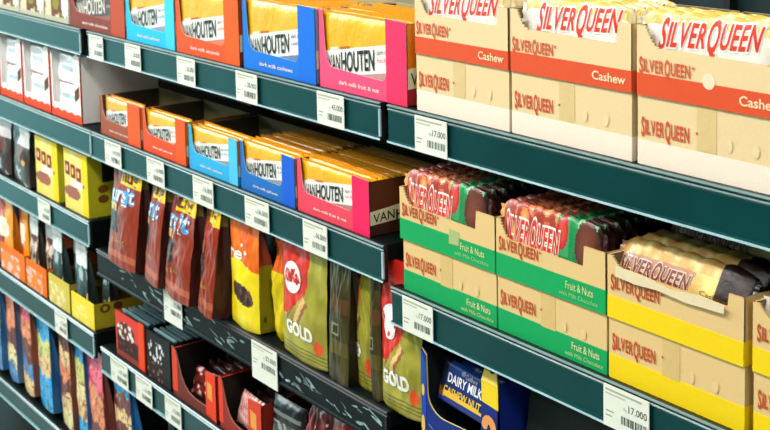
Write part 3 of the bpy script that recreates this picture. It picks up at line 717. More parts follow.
# ================================================================== CADBURY TRAY
def cad():
    x0, x1, z, y0 = -1.430, -1.272, S3R, .012
    w = x1 - x0; h = .160; root = empty('display_tray', (x0, y0, EYE + z)); tag(root, 'dark blue open tray of cashew milk chocolate at bottom centre right', 'box')
    m = MB(); BL = (14, 42, 128); th = .002
    out = [(0, 0), (w, 0), (w, h), (w*.80, h*.985), (w*.78, h*.52), (w*.30, h*.50)]
    for k in range(1, 7):
        a = k/6*PI/2; out.append((w*.30 - w*.22*math.sin(a), h*.50 + h*.16*(1-math.cos(a))))
    out += [(w*.07, h*.97), (0, h*1.02)]
    m.plate(out, (0, 0, 0), X_, Z_, th, BL, back=(30, 36, 40), edge=(226, 206, 120))
    e = .0004
    m.plate([(w*.80, h*.82), (w, h*.80), (w, h), (w*.80, h*.985)], (0, -e, 0), X_, Z_, e, (250, 214, 30))
    for k in range(7):                                    # cashew print
        a = PI*.05 + k/6*PI*.9
        put(m, disc(10), (w*(.89 - .055*math.cos(a)) - .006, -e, h*(.60 + .06*math.sin(a))), X_, Z_, .012, .012, (240, 160, 90), .0004 + .00005*k)
    m.plate([(0, 0), (w*.05, 0), (w*.07, h*.9), (0, h*1.0)], (0, -e, 0), X_, Z_, e, (30, 74, 170))
    put(m, disc(), (w*.01, -e, h*.62), X_, Z_, w*.04, h*.10, (240, 190, 90), .0006); put(m, disc(), (w*.0, -e, h*.30), X_, Z_, w*.05, h*.16, (240, 190, 90), .0006)
    for k in range(40):
        a = k/39; put(m, rect(), (w*(.10 + .6*a), -e, h*(.40 - .10*math.sin(a*PI))), X_, Z_, w*.012, .0008, (190, 206, 236), .0006)
    put(m, disc(), (w*.40, -e, h*.34), X_, Z_, .016, .016, (226, 232, 240), .0006); put(m, disc(), (w*.42, -e, h*.355), X_, Z_, .010, .010, (14, 42, 128), .0008)
    m.build('front_panel', M_CARD, root)
    b = MB(); D_ = .16; inn = (34, 40, 42)
    b.plate([(0, 0), (D_, 0), (D_, h), (0, h)], (th, 0, 0), Y_, Z_, th, inn, back=BL)
    b.plate([(0, 0), (D_, 0), (D_, h), (0, h)], (w, 0, 0), Y_, Z_, th, BL, back=inn)
    b.plate([(0, 0), (w, 0), (w, h), (0, h)], (0, D_, 0), X_, Z_, th, inn); b.box(0, w, .002, D_, 0, .002, inn)
    b.build('tray', M_CARD, root)
    f = MB(); f.plate([(0, 0), (w*.20, 0), (w*.16, .016), (w*.10, .012), (w*.02, .020)], (w*.80, -.001, h*.985), X_, V((0, .25, .97)), .0012, (236, 208, 90), back=(220, 190, 120)); f.build('torn_flap', M_CARD, root)
    # bars
    def dd(s, t):
        if t < .16 + .05*math.sin(s*3): return (16, 44, 130)
        if t < .36 - .10*s: return (240, 196, 50) if s > .15 else (120, 70, 34)
        if s < .16: return (10, 22, 40)
        a = noise.noise(V((s*3, t*3, 2)))
        return mixc((8, 24, 74), (30, 78, 170), max(0, min(1, t*1.1 - .1 + .4*a)))
    bw, bh, bt = .118, .056, .016
    bm = MB()
    def F(s, t): return V(((s-.5)*bw, -bt/2*(1-abs(2*s-1)**8)*math.sqrt(max(0,1-(2*t-1)**6)) - .0005, t*bh))
    bm.grid(F, 60, 30, dd); bm.grid(lambda s, t: V((F(s,t).x, -F(s,t).y, F(s,t).z)), 20, 10, (12, 34, 100), flip=True)
    mp = lambda s0, s1, t0, t1: (lambda x, y: F(s0+(s1-s0)*x, t0+(t1-t0)*y) + V((0, -.0009, 0)))
    bm.decal(text('DAIRY MILK', .02), mp(.20, .79, .55, .76), (250, 250, 250))
    bm.decal(text('CASHEW NUT', .015), mp(.16, .80, .28, .45), (250, 206, 60))
    bm.decal(text('Cadbury', .0), mp(.48, .68, .80, .90), (236, 240, 250))
    bm.decal(disc(), mp(.40, .47, .82, .93), (150, 170, 210))
    me = bm.mesh('bar_wrap', [M_WRAP])
    for k in range(4):
        o = bpy.data.objects.new('chocolate_bar', me); COL.objects.link(o)
        o.location = (x0 + w*.455 , y0 + .016 + k*.021, EYE + z + .092)
        o.rotation_euler = (-.22, .05, 0)
        tag(o, 'front blue cashew nut milk chocolate bar in the dark blue tray' if k == 0 else 'blue chocolate bar behind the front one in the dark blue tray', 'chocolate', 'blue bars in the dark blue tray')
    low = bpy.data.objects.new('chocolate_bar', me); COL.objects.link(low); low.location = (x0 + w*.49, y0 + .014, EYE + z + .006); low.rotation_euler = (-.1, 0, 0)
    tag(low, 'blue chocolate bar low in the dark blue tray, under the front bar', 'chocolate')
cad()
# black tray right of it, leaning
r_ = empty('display_tray', (-1.255, .030, EYE + S3R + .019), 0, 0, -R(7)); tag(r_, 'black empty card tray to the right of the dark blue chocolate tray', 'box')
m = MB(); w = .30; h = .158
m.plate([(0, 0), (w, 0), (w, h*.90), (.02, h), (0.002, h)], (0, 0, 0), X_, Z_, .002, (22, 34, 30), edge=(130, 130, 96)); m.build('front_panel', M_CARD, r_)
m = MB(); m.plate([(0, 0), (.14, 0), (.14, h), (0, h)], (.002, .002, 0), Y_, Z_, .002, (18, 26, 24), back=(26, 60, 70)); m.plate([(0, 0), (.14, 0), (.14, h), (0, h)], (w, .002, 0), Y_, Z_, .002, (18, 26, 24))
m.plate([(0, 0), (w, 0), (w, h), (0, h)], (0, .142, 0), X_, Z_, .002, (20, 28, 26)); m.box(0, w, .002, .14, 0, .002, (20, 28, 26)); m.build('tray', M_CARD, r_)
m = MB(); m.plate([(0, 0), (.03, 0), (.024, .030), (.004, .024)], (-.006, .004, h), X_, V((0, .8, .4)), .001, (30, 36, 34), edge=(130, 130, 100)); m.build('torn_flap', M_CARD, r_)

# ================================================================== LOW MIDDLE SHELF
def tablet_tray(x0, x1, front, colr, design, label, tray_label, n, bar_c, hl_c, glabel, group, h=.088, depth=.14, y0=.012, decals=()):
    w = x1 - x0; root = empty('display_tray', (x0, y0, EYE + S4M)); tag(root, tray_label, 'box')
    m = MB()
    m.grid(lambda s, t: V((s*w*.80, 0, t*h*(.97))), 36, 30, design, sm=False)
    m.plate([(w*.80, 0), (w, 0), (w, h*.99), (w*.80, h)], (0, -.0003, 0), X_, Z_, .002, colr)
    m.plate([(0, 0), (w*.80, 0), (w*.80, h*.97), (0, h*.97)], (0, .0003, 0), X_, Z_, .002, front)
    for geo, a, b_, c, d, col in decals: put(m, geo, (w*a, 0, h*c), X_, Z_, w*(b_-a), h*(d-c), col, .0005)
    m.build('front_panel', M_CARD, root)
    t = MB()
    lowh = h * .45
    t.plate([(0, 0), (depth, 0), (depth, lowh), (0, h*.9)], (.0015, .0022, 0), Y_, Z_, .0015, (40, 26, 22), back=front)
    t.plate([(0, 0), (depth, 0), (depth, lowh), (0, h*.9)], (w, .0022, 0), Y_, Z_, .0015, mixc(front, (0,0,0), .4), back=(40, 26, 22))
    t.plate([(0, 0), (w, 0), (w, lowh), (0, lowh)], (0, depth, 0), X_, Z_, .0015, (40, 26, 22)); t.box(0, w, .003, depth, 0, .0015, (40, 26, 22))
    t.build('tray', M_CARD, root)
    bm = MB(); bw = w - .008; bh = h - .006; bt = .0075
    def F(s, q): return V(((s-.5)*bw, -bt/2*(1-abs(2*s-1)**8)*(1-abs(2*q-1)**10) - .0004, q*bh))
    bm.grid(F, 16, 12, bar_c); bm.grid(lambda s, q: V((F(s,q).x, -F(s,q).y, F(s,q).z)), 12, 8, bar_c, flip=True)
    bm.box(-bw/2*.98, bw/2*.98, -.0022, .0022, bh - .002, bh + .0012, hl_c)  # pale strip: highlight on the top edges, painted in
    me = bm.mesh('tablet_wrap', [M_WRAP])
    for k in range(n):
        o = bpy.data.objects.new('chocolate_tablet', me); COL.objects.link(o)
        o.location = (x0 + w/2 + random.uniform(-.001, .001), y0 + .011 + k * (depth - .018) / n, EYE + S4M + .002)
        o.rotation_euler = (-.04 - random.uniform(0, .05), 0, 0)
        tag(o, glabel, 'chocolate', group)
random.seed(31)
def d_redp(s, t):
    if ((s-.45)/.40)**2 + ((t-.62)/.20)**2 < 1:
        a, b = vor(s*8, t*7, 2); return (240, 224, 214) if a < .45 else (90, 40, 34)
    if t < .50 and t > .12 and s > .05:
        a, b = vor(s*7, t*6, 6); return (60, 26, 22) if a > .25 else (120, 66, 50)
    if t < .14: return (150, 60, 44)
    return (226, 62, 50)
def d_blkp(s, t):
    if ((s-.5)/.42)**2 + ((t-.62)/.26)**2 < 1:
        a, b = vor(s*9, t*8, 5); return (226, 230, 226) if a < .42 else (30, 28, 28)
    if t < .36:
        a, b = vor(s*7, t*7, 8); return (150, 110, 90) if a < .3 else (44, 26, 24)
    return (22, 24, 26)
tablet_tray(-2.424, -2.298, (196, 44, 30), (244, 74, 20), d_redp, '', 'red tablet tray with bright orange edge on the low middle shelf', 12, (16, 30, 34), (110, 146, 150), 'dark thin tablet filed in the red tray', 'dark tablets in the red tray')
tablet_tray(-2.285, -2.190, (20, 22, 24), (20, 34, 36), d_blkp, '', 'black tablet tray with white lettering, right of the red tray', 12, (14, 28, 32), (130, 168, 172), 'dark thin tablet filed in the black tray', 'dark tablets in the black tray')
def low_tray(x0, x1, h, cut, colL, colF, colR, label, depth=.15, leftw=.14, rightw=.22, design=None, y0=.010):
    w = x1 - x0; root = empty('display_tray', (x0, y0, EYE + S4M)); tag(root, label, 'box')
    m = MB(); inn = (28, 24, 20)
    out = [(0, 0), (w, 0), (w, h*.96), (w*(1-rightw), h*.92), (w*(1-rightw), cut)]
    for k in range(1, 8):
        a = k/8; out.append((w*(1-rightw) - a*w*(1-rightw-leftw), cut*(1 - .0) + (h*.75 - cut) * a ** 5))
    out += [(w*leftw, h*.80), (w*leftw*.7, h*.93), (0, h)]
    m.plate(out, (0, 0, 0), X_, Z_, .002, colF, back=inn, edge=mixc(colF, (255, 200, 180), .4))
    e = .0004
    m.plate([(w*(1-rightw), cut*.3), (w, 0), (w, h*.96), (w*(1-rightw), h*.92)], (0, -e, 0), X_, Z_, e, colR)
    m.plate([(w*(1-rightw*.8), h*.42), (w*(1-rightw*.35), h*.38), (w*(1-rightw*.35), h*.70), (w*(1-rightw*.8), h*.74)], (0, -2*e, 0), X_, Z_, e, (240, 160, 70))
    m.plate([(0, cut*.5), (w*leftw, cut*.5), (w*leftw, h*.80), (w*leftw*.7, h*.93), (0, h)], (0, -e, 0), X_, Z_, e, colL)
    m.build('front_panel', M_CARD, root)
    b = MB()
    b.plate([(0, 0), (depth, 0), (depth, h), (0, h*.95)], (.002, 0, 0), Y_, Z_, .002, inn, back=colL)
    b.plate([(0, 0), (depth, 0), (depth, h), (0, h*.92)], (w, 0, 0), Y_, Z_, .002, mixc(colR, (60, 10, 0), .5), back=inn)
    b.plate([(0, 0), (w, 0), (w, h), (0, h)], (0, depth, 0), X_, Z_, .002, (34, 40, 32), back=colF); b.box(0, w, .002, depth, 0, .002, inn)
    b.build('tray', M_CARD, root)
low_tray(-2.176, -2.014, .086, .017, (226, 70, 36), (116, 46, 36), (240, 66, 26), 'open red-brown tray with tall orange corner, holding crumpled packs', leftw=.12)
low_tray(-2.002, -1.860, .086, .018, (236, 64, 36), (150, 46, 36), (220, 66, 40), 'open red tray nearest the black pack on the low middle shelf', rightw=.30, leftw=.10)
# crumpled packs inside
def crumple(name, label, cat, x, y, z, w, h, th, rot, des, seed, group=None, amp=.004, z0=None):
    m = MB()
    def F(s, t):
        n = noise.noise(V((s*3+seed, t*3, seed))) + .6*noise.noise(V((s*8, t*8+seed, seed*2)))
        e = (1-abs(2*s-1)**6)*(1-abs(2*t-1)**6)
        return V(((s-.5)*w, -th/2*e - .0005 + amp*n*.6, t*h))
    m.grid(F, 40, 30, des)
    m.grid(lambda s, t: F(s, t) + V((0, th*(1-abs(2*s-1)**6)*(1-abs(2*t-1)**6) + .001, 0)), 16, 12, des(.5, .5), flip=True)
    o = m.build(name, M_WRAP, None, (x, y, EYE + z)); o.rotation_euler = rot; tag(o, label, cat, group); return o
def d_pk(s, t):
    a, b = vor(s*6, t*4, 3.3)
    return (236, 196, 186) if a < .38 else ((120, 36, 30) if a < .62 else (50, 24, 20))
def d_dkr(s, t):
    a, b = vor(s*5, t*4, 6.1)
    return (96, 92, 86) if a < .22 else ((90, 26, 22) if a < .5 else (30, 18, 18))
crumple('wafer_pack', 'pink and brown crumpled pack at the front of the open red-brown tray', 'wafer', -2.095, .035, S4M+.004, .125, .048, .016, (-.35, 0, 0), d_pk, 2)
for k in range(6):
    crumple('wafer_pack', 'dark crumpled pack deeper inside the open red-brown tray', 'wafer', -2.092, .058 + k*.016, S4M+.004, .13, .050 + .003*k, .012, (-.30, .05*(-1)**k, 0), d_dkr, 3+k, 'dark packs in the open red-brown tray')
def d_strp(s, t):
    if s > .45: return (236, 232, 226) if int((s + .3*t) * 30) % 3 else (190, 60, 50)
    return (250, 226, 220) if int((s*1.2 + .4*t) * 26) % 2 else (216, 84, 74)
crumple('wafer_pack', 'pink and white striped pack at the front of the open red tray', 'wafer', -1.940, .034, S4M+.005, .100, .054, .016, (-.30, .05, 0), d_strp, 12)
for k in range(3):
    crumple('wafer_pack', 'dark crumpled pack behind the striped one in the open red tray', 'wafer', -1.932, .066 + k*.020, S4M+.004, .13, .044, .014, (-.30, .04, 0), d_dkr, 15+k, 'dark packs in the open red tray')
# black pack with grey panels and wafer bags
def d_bp(s, t):
    if .08 < s < .92 and .72 < t < .80: return (110, 120, 116)
    if .10 < s < .90 and .30 < t < .62:
        a, b = vor(s*9, t*9, 1); return (150, 164, 158) if a < .55 else (60, 70, 68)
    return (12, 9, 9)
crumple('wafer_pack', 'black pack with grey panels standing beside the red wafer packs', 'wafer', -1.804, .024, S4M+.004, .098, .096, .016, (-.10, -.03, 0), d_bp, 21, amp=.002)
def d_red(s, t):
    n = noise.noise(V((s*3, t*3, 8)))
    if t > .90: return (206, 190, 180)
    if .22 < s < .98 and t < .66:
        return (246, 238, 232) if int((s*1.0 + .35*t) * 16) % 2 else (206, 40, 32)
    return mixc((120, 20, 18), (206, 40, 30), max(0, min(1, .5 + n)))
def d_red2(s, t):
    n = noise.noise(V((s*4, t*4, 5))); a, b = vor(s*5, t*5, 2.4)
    return (226, 214, 206) if a < .16 else mixc((70, 14, 14), (150, 32, 26), max(0, min(1, .5 + n)))
crumple('wafer_pack', 'dark red crumpled wafer pack just right of the black pack', 'wafer', -1.716, .030, S4M+.004, .070, .134, .024, (-.06, .06, 0), d_red2, 22, 'red wafer packs', amp=.012)
crumple('wafer_pack', 'bright red and white striped wafer pack below the gold pouches', 'wafer', -1.618, .018, S4M+.004, .118, .142, .024, (-.06, .05, 0), d_red, 23, 'red wafer packs', amp=.010)

# ================================================================== FAR LEFT BAY
# top: cream cartons
def d_cart(s, t):
    if t < .10: return (196, 196, 170)
    if ((s-.86)/.13)**2 + ((t-.30)/.20)**2 < 1: return (250, 250, 246)
    a = noise.noise(V((s*3.2, t*2.4, 7)))
    if ((s-.35)/.42)**2 + ((t-.78)/.30)**2 < 1: return (252, 236, 206)
    return (150, 140, 40) if a > .12 else ((120, 66, 40) if a > -.05 else (222, 214, 176))
lbl = ['cream and green picture carton cut by the left edge, top shelf', 'cream and green picture carton, second from the left edge, top shelf', 'cream and green picture carton next to the brown window box', 'cream and green picture carton at the very left, mostly outside the picture']
for k, (a, b_) in enumerate(((-3.009, -2.868), (-2.864, -2.724), (-2.720, -2.592), (-3.150, -3.013))):
    w = b_ - a; m = MB()
    m.grid(lambda s, t: V((s*w, 0, t*.115)), 30, 24, d_cart, sm=False); m.box(0, w, .0004, .12, 0, .115, (200, 190, 150), right=(236, 236, 226))
    o = m.build('snack_carton', M_CARD, None, (a, .012, EYE + S1 + .0005)); tag(o, lbl[k], 'carton', 'picture cartons at far left')
# second: white/red bar trays
def kinder(x0, x1, label, side_vis=True):
    w = x1 - x0; h = .138; root = empty('display_tray', (x0, .012, EYE + S2M)); tag(root, label, 'box', 'white and red bar trays')
    m = MB(); WH = (250, 248, 244); OR = (244, 76, 30)
    cw = w*.22
    m.plate([(0, 0), (w, 0), (w, h*.93), (w - cw*.45, h), (w - cw, h*.93), (w - cw, .030), (w*.06, .026), (w*.05, h*.90), (0, h*.96)], (0, 0, 0), X_, Z_, .002, WH, back=(250, 250, 246))
    n = 9; pts = [(0, 0), (w, 0)] + [(w - w*k/n, .014 + (.004 if k % 2 else 0)) for k in range(n+1)]
    m.plate(pts, (0, -.0004, 0), X_, Z_, .0004, OR)
    m.plate([(w - .0035, 0), (w, 0), (w, h*.93), (w - .003, h*.95)], (0, -.0006, 0), X_, Z_, .0004, (240, 90, 56))
    m.plate([(0, 0), (.004, 0), (.003, h*.80), (0, h*.80)], (0, -.0006, 0), X_, Z_, .0004, (240, 90, 56))
    m.plate([(w-cw*.9, .040), (w-cw*.25, .052), (w-cw*.25, .074), (w-cw*.9, .062)], (0, -.0006, 0), X_, Z_, .0004, (96, 62, 34))
    m.build('front_panel', M_CARD, root)
    b = MB(); D_ = .16
    b.plate([(0, 0), (D_, 0), (D_, h), (0, h*.96)], (.0018, 0, 0), Y_, Z_, .0018, (250, 250, 246)); b.plate([(0, 0), (D_, 0), (D_, h*.98), (0, h*.95)], (w, 0, 0), Y_, Z_, .0018, (246, 246, 240))
    b.plate([(0, 0), (w, 0), (w, h), (0, h)], (0, D_, 0), X_, Z_, .0018, (250, 250, 246)); b.box(0, w, .002, D_, 0, .002, (250, 250, 246)); b.build('tray', M_CARD, root)
    def dk(s, t):
        if t < .14: return (230, 90, 60) if (s*7) % 1 < .6 else (110, 60, 46)
        if .45 < t < .60 and .25 < s < .75: return (186, 200, 206)
        return (246, 247, 248)
    for k, (zz, ll) in enumerate(((.006, 'lower'), (.062, 'upper'))):
        for j in range(2):
            crumple('chocolate_pack', ('front %s white wrapped pack in: ' % ll if j == 0 else 'rear %s white wrapped pack in: ' % ll) + label, 'chocolate', x0 + w*.48, .030 + j*.034 + .001*k, S2M + zz, w*.93, .070, .024, (-.06, 0, 0), dk, x0*3 + k + j, 'white wrapped packs in the white and red trays', amp=.004)
kl = ['white and red tray cut by the left edge', 'second white and red tray from the left edge', 'third white and red tray from the left edge', 'white and red tray beside the small brown window box', 'white and red tray outside the left edge']
for k, (a, b_) in enumerate(((-3.008, -2.868), (-2.862, -2.708), (-2.702, -2.545))): kinder(a, b_, kl[k+1])
kinder(-3.155, -3.014, kl[0])
# third: dark pouches, yellow boxes
def d_dark1(s, t):
    a, b = vor(s*4, t*5, 2.9)
    if t > .78: return (206, 200, 196)
    if t > .45 and s < .75: return (196, 150, 140) if a < .3 else (110, 50, 40)
    return (190, 190, 186) if a < .28 else (66, 52, 46)
pouch('snack_pouch', 'dark pouch with white and red print cut by the left edge', 'pouch', -3.10, .012, S3L, .125, .125, .05, 0, d_dark1, (46, 30, 26), [], 31, group='dark pouches at far left', nu=24, nv=30, top=.02)
pouch('snack_pouch', 'dark pouch with pale top, left of the yellow boxes', 'pouch', -2.965, .014, S3L, .135, .128, .05, -R(6), lambda s, t: (40, 40, 40) if (t > .45 and s < .38) else d_dark1(s, t), (30, 30, 30), [(disc(), .72, .88, .40, .52, (220, 170, 60))], 32, group='dark pouches at far left', nu=24, nv=30, top=.02)
def ybox(x0, x1, label, open_side=False):
    w = x1 - x0; h = .122; root = empty('snack_box', (x0, .012, EYE + S3L)); tag(root, label, 'box', 'yellow boxes at far left')
    def dd(s, t):
        if s > .76: return (255, 222, 0)
        if ((s-.34)/.34)**2 + ((t-.30)/.11)**2 < 1 and t > .2:
            return (170, 104, 84)
        if t > .40 and t < .54 and s > .25: return (250, 240, 224)
        return mixc((250, 226, 96), (252, 236, 150), .5 + noise.noise(V((s*4, t*4, 1))))
    m = MB(); m.grid(lambda s, t: V((s*w, 0, t*h)), 30, 30, dd, sm=False)
    for k in range(3):
        put(m, rect(), (w*(.06 + .24*k), 0, h*(.57 - .02*k)), X_, Z_, w*.19, h*.22, (150, 44, 36), .0005)
        put(m, disc(), (w*(.11 + .24*k), 0, h*(.62 - .02*k)), X_, Z_, w*.08, h*.12, (246, 214, 150), .0009)
    put(m, disc(), (w*.80, 0, h*.45), X_, Z_, w*.07, h*.06, (120, 90, 20), .0006)
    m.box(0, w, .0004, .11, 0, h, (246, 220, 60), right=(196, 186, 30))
    m.build('box_body', M_CARD, root)
    s_ = MB(); s_.plate([(0.03, h*.55), (.075, h*.55), (.075, h*.95), (.03, h*.95)], (w + .0004, 0, 0), Y_, Z_, .0003, (24, 26, 16))
    for zz in (.22, .38): put(s_, disc(), (w, .02, h*zz), Y_, Z_, .022, .016, (120, 70, 20), .0008)
    s_.build('side_print', M_CARD, root)
ybox(-2.812, -2.688, 'yellow box with brown lettering, left one of the pair at far left'); ybox(-2.652, -2.532, 'yellow box with brown lettering and olive side, right one of the pair')
# fourth: orange and yellow trays with pouches
def ltray(x0, x1, fc, rc, label, h=.060, side=None, olive=None):
    w = x1 - x0; root = empty('display_tray', (x0, .010, EYE + S4L)); tag(root, label, 'box')
    def dd(s, t):
        a, b = vor(s*5, t*4, x0*7)
        if s > .80: return rc
        if t > .75: return rc
        return fc if a < .45 else mixc(fc, rc, .7)
    m = MB(); m.grid(lambda s, t: V((s*w, 0, t*h)), 24, 16, dd, sm=False); m.plate([(0, 0), (w, 0), (w, h), (0, h)], (0, .0004, 0), X_, Z_, .002, rc)
    m.build('front_panel', M_CARD, root)
    b = MB(); D_ = .13; sc = side or mixc(rc, (60, 30, 0), .3)
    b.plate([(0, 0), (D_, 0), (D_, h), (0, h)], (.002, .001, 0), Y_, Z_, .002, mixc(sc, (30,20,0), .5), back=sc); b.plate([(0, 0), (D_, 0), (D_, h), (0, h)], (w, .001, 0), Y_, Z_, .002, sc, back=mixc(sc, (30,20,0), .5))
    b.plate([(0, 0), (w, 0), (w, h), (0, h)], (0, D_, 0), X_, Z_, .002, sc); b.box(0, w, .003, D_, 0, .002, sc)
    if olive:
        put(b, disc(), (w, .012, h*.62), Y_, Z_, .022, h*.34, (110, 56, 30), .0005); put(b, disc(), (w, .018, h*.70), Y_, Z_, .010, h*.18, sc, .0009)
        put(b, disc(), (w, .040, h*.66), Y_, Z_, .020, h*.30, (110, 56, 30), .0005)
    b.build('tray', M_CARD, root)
ltray(-3.060, -2.906, (244, 206, 190), (255, 120, 20), 'orange tray cut by the left edge on the fourth shelf')
ltray(-2.898, -2.778, (244, 196, 176), (255, 116, 6), 'orange tray right of the one at the left edge')
ltray(-2.764, -2.650, (244, 230, 160), (220, 200, 80), 'pale yellow tray between the orange tray and the bright yellow tray')
ltray(-2.640, -2.524, (252, 236, 130), (252, 224, 50), 'bright yellow tray with olive side at the end of the far left bay', side=(170, 160, 30), olive=True, h=.052)
def d_org(s, t):
    if ((s-.45)/.36)**2 + ((t-.62)/.16)**2 < 1: return (252, 236, 206)
    a, b = vor(s*3, t*4, 1.7); return (250, 160, 10) if s > .55 else ((226, 90, 20) if a < .4 else (170, 50, 24))
def d_bw(s, t):
    a, b = vor(s*6, t*4, 3.9)
    if t > .80: return (226, 232, 230)
    if t < .5: return (236, 206, 150) if a < .42 else (60, 50, 46)
    return (240, 220, 200) if a < .40 else (110, 60, 50)
def d_gr(s, t):
    a, b = vor(s*4, t*4, 8.1)
    if t > .78: return (236, 240, 238)
    if t > .50: return (176, 196, 196) if a < .38 else (56, 84, 84)
    return (236, 220, 130) if a < .36 else (44, 64, 62)
lst = [(-3.095, .016, d_org, (196, 110, 10), 'orange pouch with pale oval in the tray at the left edge', .158, 41, .110), (-2.975, .024, d_org, (255, 170, 0), 'orange pouch with pale oval and amber side, second from left edge', .165, 42, .062),
       (-2.892, .018, d_bw, (60, 50, 46), 'brown and white slim pouch in the orange tray', .150, 43, .052), (-2.832, .030, d_bw, (52, 46, 44), 'brown and white slim pouch at the right of the orange tray', .155, 44, .050),
       (-2.760, .018, d_gr, (40, 60, 58), 'dark green pouch with pale top in the pale yellow tray', .150, 45, .056), (-2.700, .040, d_gr, (30, 44, 44), 'dark green pouch with plain side behind the pale yellow tray front', .150, 46, .046),
       (-2.634, .018, d_gr, (30, 46, 46), 'dark green pouch with pale top in the bright yellow tray', .148, 47, .062), (-2.568, .045, d_gr, (26, 38, 38), 'dark green pouch at the back right of the bright yellow tray', .145, 48, .040)]
for x, y, d_, sc, lb, hh, sd, ww in lst:
    pouch('snack_pouch', lb, 'pouch', x, y, S4L + .0025, ww, hh, .026, -R(2), d_, sc, [], sd, nu=24, nv=30, top=.012, group='pouches standing in the low trays at far left')
# olive bag lying by the tray end
crumple('snack_pouch', 'olive pouch lying behind the red tablet tray', 'pouch', -2.438, .170, S4M+.004, .10, .075, .03, (-.3, 0, 0), lambda s, t: (110, 112, 50) if t > .4 else (60, 60, 30), 51)
# fifth: pouches leaning
def mk(cols, sd):
    def d(s, t):
        k = t + .10*noise.noise(V((s*3, t*3, sd)))
        i = max(0, min(len(cols)-1, int(k * len(cols)))); c = cols[i]
        a, b = vor(s*4, t*7, sd)
        if a < .17: return mixc(c, (250, 226, 170), .6)
        if b < .06: return mixc(c, (80, 30, 24), .5)
        return c
    return d
CY, BLU, TAN, ORG, PNK, BRNn, YLG, CRM = (20, 176, 240), (70, 140, 200), (240, 204, 140), (236, 140, 90), (250, 100, 128), (110, 40, 30), (206, 210, 110), (248, 232, 170)
r5 = [(-3.195, [BLU, CY, YLG, TAN], (30, 90, 140), 'teal and blue pouch at the left edge, lowest shelf'), (-3.085, [BLU, CRM, BRNn, ORG, ORG], (70, 90, 120), 'orange topped pouch with blue base, lowest shelf'),
      (-2.985, [TAN, BLU, BRNn, ORG, PNK], (120, 60, 40), 'pink topped orange pouch, lowest shelf'), (-2.885, [CY, CY, TAN, YLG, CY], (20, 80, 130), 'cyan based pouch with green middle, lowest shelf'),
      (-2.755, [CRM, TAN, BRNn, ORG, TAN, BRNn], (100, 50, 40), 'tan and brown pouch after the dark gap, lowest shelf'), (-2.665, [CY, TAN, CRM, YLG, CY], (30, 90, 150), 'yellow and cyan pouch, lowest shelf, under the price tag'),
      (-2.600, [TAN, BRNn, ORG, ORG, PNK, PNK], (110, 50, 40), 'pink and orange pouch with brown side, lowest shelf'), (-2.470, [CY, TAN, BRNn, TAN, BRNn, CY], (20, 100, 160), 'cyan and tan pouch below the red tray price tag')]
for k, (x, cols, sc, lb) in enumerate(r5):
    pouch('snack_pouch', lb, 'pouch', x, .022, S5 + .001, (.115, .102, .102, .122, .092, .074, .118, .118)[k], .205 + .006*(k % 3), .030, -R(8), mk(cols, 3.3*k+1), sc, [], 60+k, nu=30, nv=44, top=.016, lean=-R(6), group='bright pouches on the lowest shelf')
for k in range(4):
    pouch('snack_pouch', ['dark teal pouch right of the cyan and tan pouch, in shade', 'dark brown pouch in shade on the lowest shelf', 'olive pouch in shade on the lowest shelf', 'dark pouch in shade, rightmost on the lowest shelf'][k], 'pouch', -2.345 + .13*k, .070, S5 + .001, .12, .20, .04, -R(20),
          mk([[(20, 50, 60), (24, 70, 84)], [(70, 40, 24), (90, 60, 30)], [(110, 96, 30), (70, 64, 26)], [(40, 30, 26), (60, 40, 30)]][k], 40+k), (30, 26, 22), [], 80+k, nu=16, nv=20, group='pouches in shade on the lowest shelf')

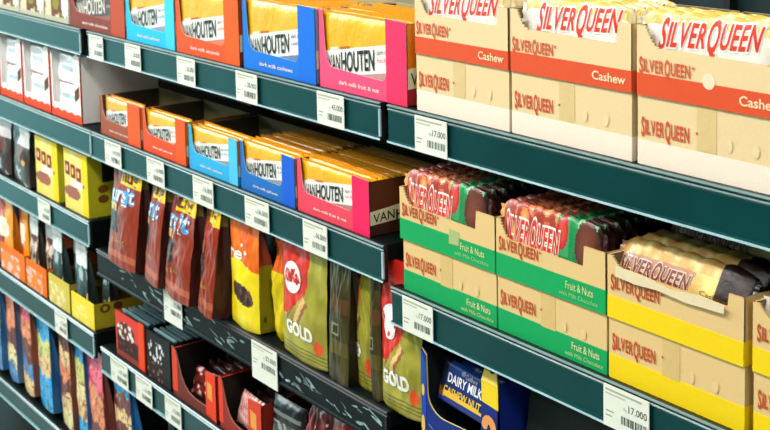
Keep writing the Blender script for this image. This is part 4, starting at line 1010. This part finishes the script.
# ================================================================== LIGHT
def area(name, loc, rot, sx, sy, e, c):
    L = bpy.data.lights.new(name, 'AREA'); L.shape = 'RECTANGLE'; L.size = sx; L.size_y = sy; L.energy = e; L.color = c
    o = bpy.data.objects.new(name, L); COL.objects.link(o); o.location = loc; o.rotation_euler = rot; return o
area('ceiling_or_fill_lamp', (-2.4, -1.45, 3.5), (R(25), 0, 0), 4.5, .25, 150, (1, .955, .90))
area('ceiling_or_fill_lamp', (-2.4, -2.8, 3.3), (R(40), 0, 0), 5.0, .4, 45, (1, .955, .90))
area('ceiling_or_fill_lamp', (-5.6, -1.3, 2.6), (R(20), R(-55), 0), 1.6, 1.6, 110, (.93, 1, 1))  # fill from the left, added to brighten the far left bay
area('ceiling_or_fill_lamp', (1.9, -1.5, 3.2), (R(25), R(35), 0), 1.4, .3, 40, (1, .97, .93))  # fill from the right, added to lift right-hand sides and shelf interiors
w = bpy.data.worlds.new('store_air'); scene.world = w; w.use_nodes = True
nt = w.node_tree; bg = nt.nodes['Background']
tc = nt.nodes.new('ShaderNodeTexCoord'); sp = nt.nodes.new('ShaderNodeSeparateXYZ'); nt.links.new(tc.outputs['Generated'], sp.inputs[0])
mr = nt.nodes.new('ShaderNodeMapRange'); mr.inputs['From Min'].default_value = -.82; mr.inputs['From Max'].default_value = -1.0
mr.inputs['To Min'].default_value = .20; mr.inputs['To Max'].default_value = 3.5
nt.links.new(sp.outputs['X'], mr.inputs['Value']); nt.links.new(mr.outputs['Result'], bg.inputs['Strength'])
bg.inputs['Color'].default_value = (.46, .86, .86, 1)

# ================================================================== CAMERA
cam = bpy.data.cameras.new('camera'); co = bpy.data.objects.new('camera', cam); COL.objects.link(co); scene.camera = co
f, cy = 1409.0, 6.0
yaw, pit, roll = R(55.92), R(6.38), R(-1.19)
F = V((-math.sin(yaw)*math.cos(pit), math.cos(yaw)*math.cos(pit), -math.sin(pit)))
Rt = V((math.cos(yaw), math.sin(yaw), 0)); Up = Rt.cross(F)
R2 = math.cos(roll)*Rt + math.sin(roll)*Up; U2 = -math.sin(roll)*Rt + math.cos(roll)*Up
co.matrix_world = Matrix(((R2.x, U2.x, -F.x, 0), (R2.y, U2.y, -F.y, -1.0), (R2.z, U2.z, -F.z, EYE), (0, 0, 0, 1)))
cam.sensor_fit = 'HORIZONTAL'; cam.sensor_width = 36; cam.lens = f / 770 * 36
cam.shift_y = -(215 - cy) / 770.0
cam.clip_start = .05
cam.dof.use_dof = True; cam.dof.focus_distance = 1.65; cam.dof.aperture_fstop = 15

vs = scene.view_settings; vs.view_transform = 'Standard'; vs.look = 'None'; vs.gamma = 1; vs.use_curve_mapping = False; vs.exposure = -0.38
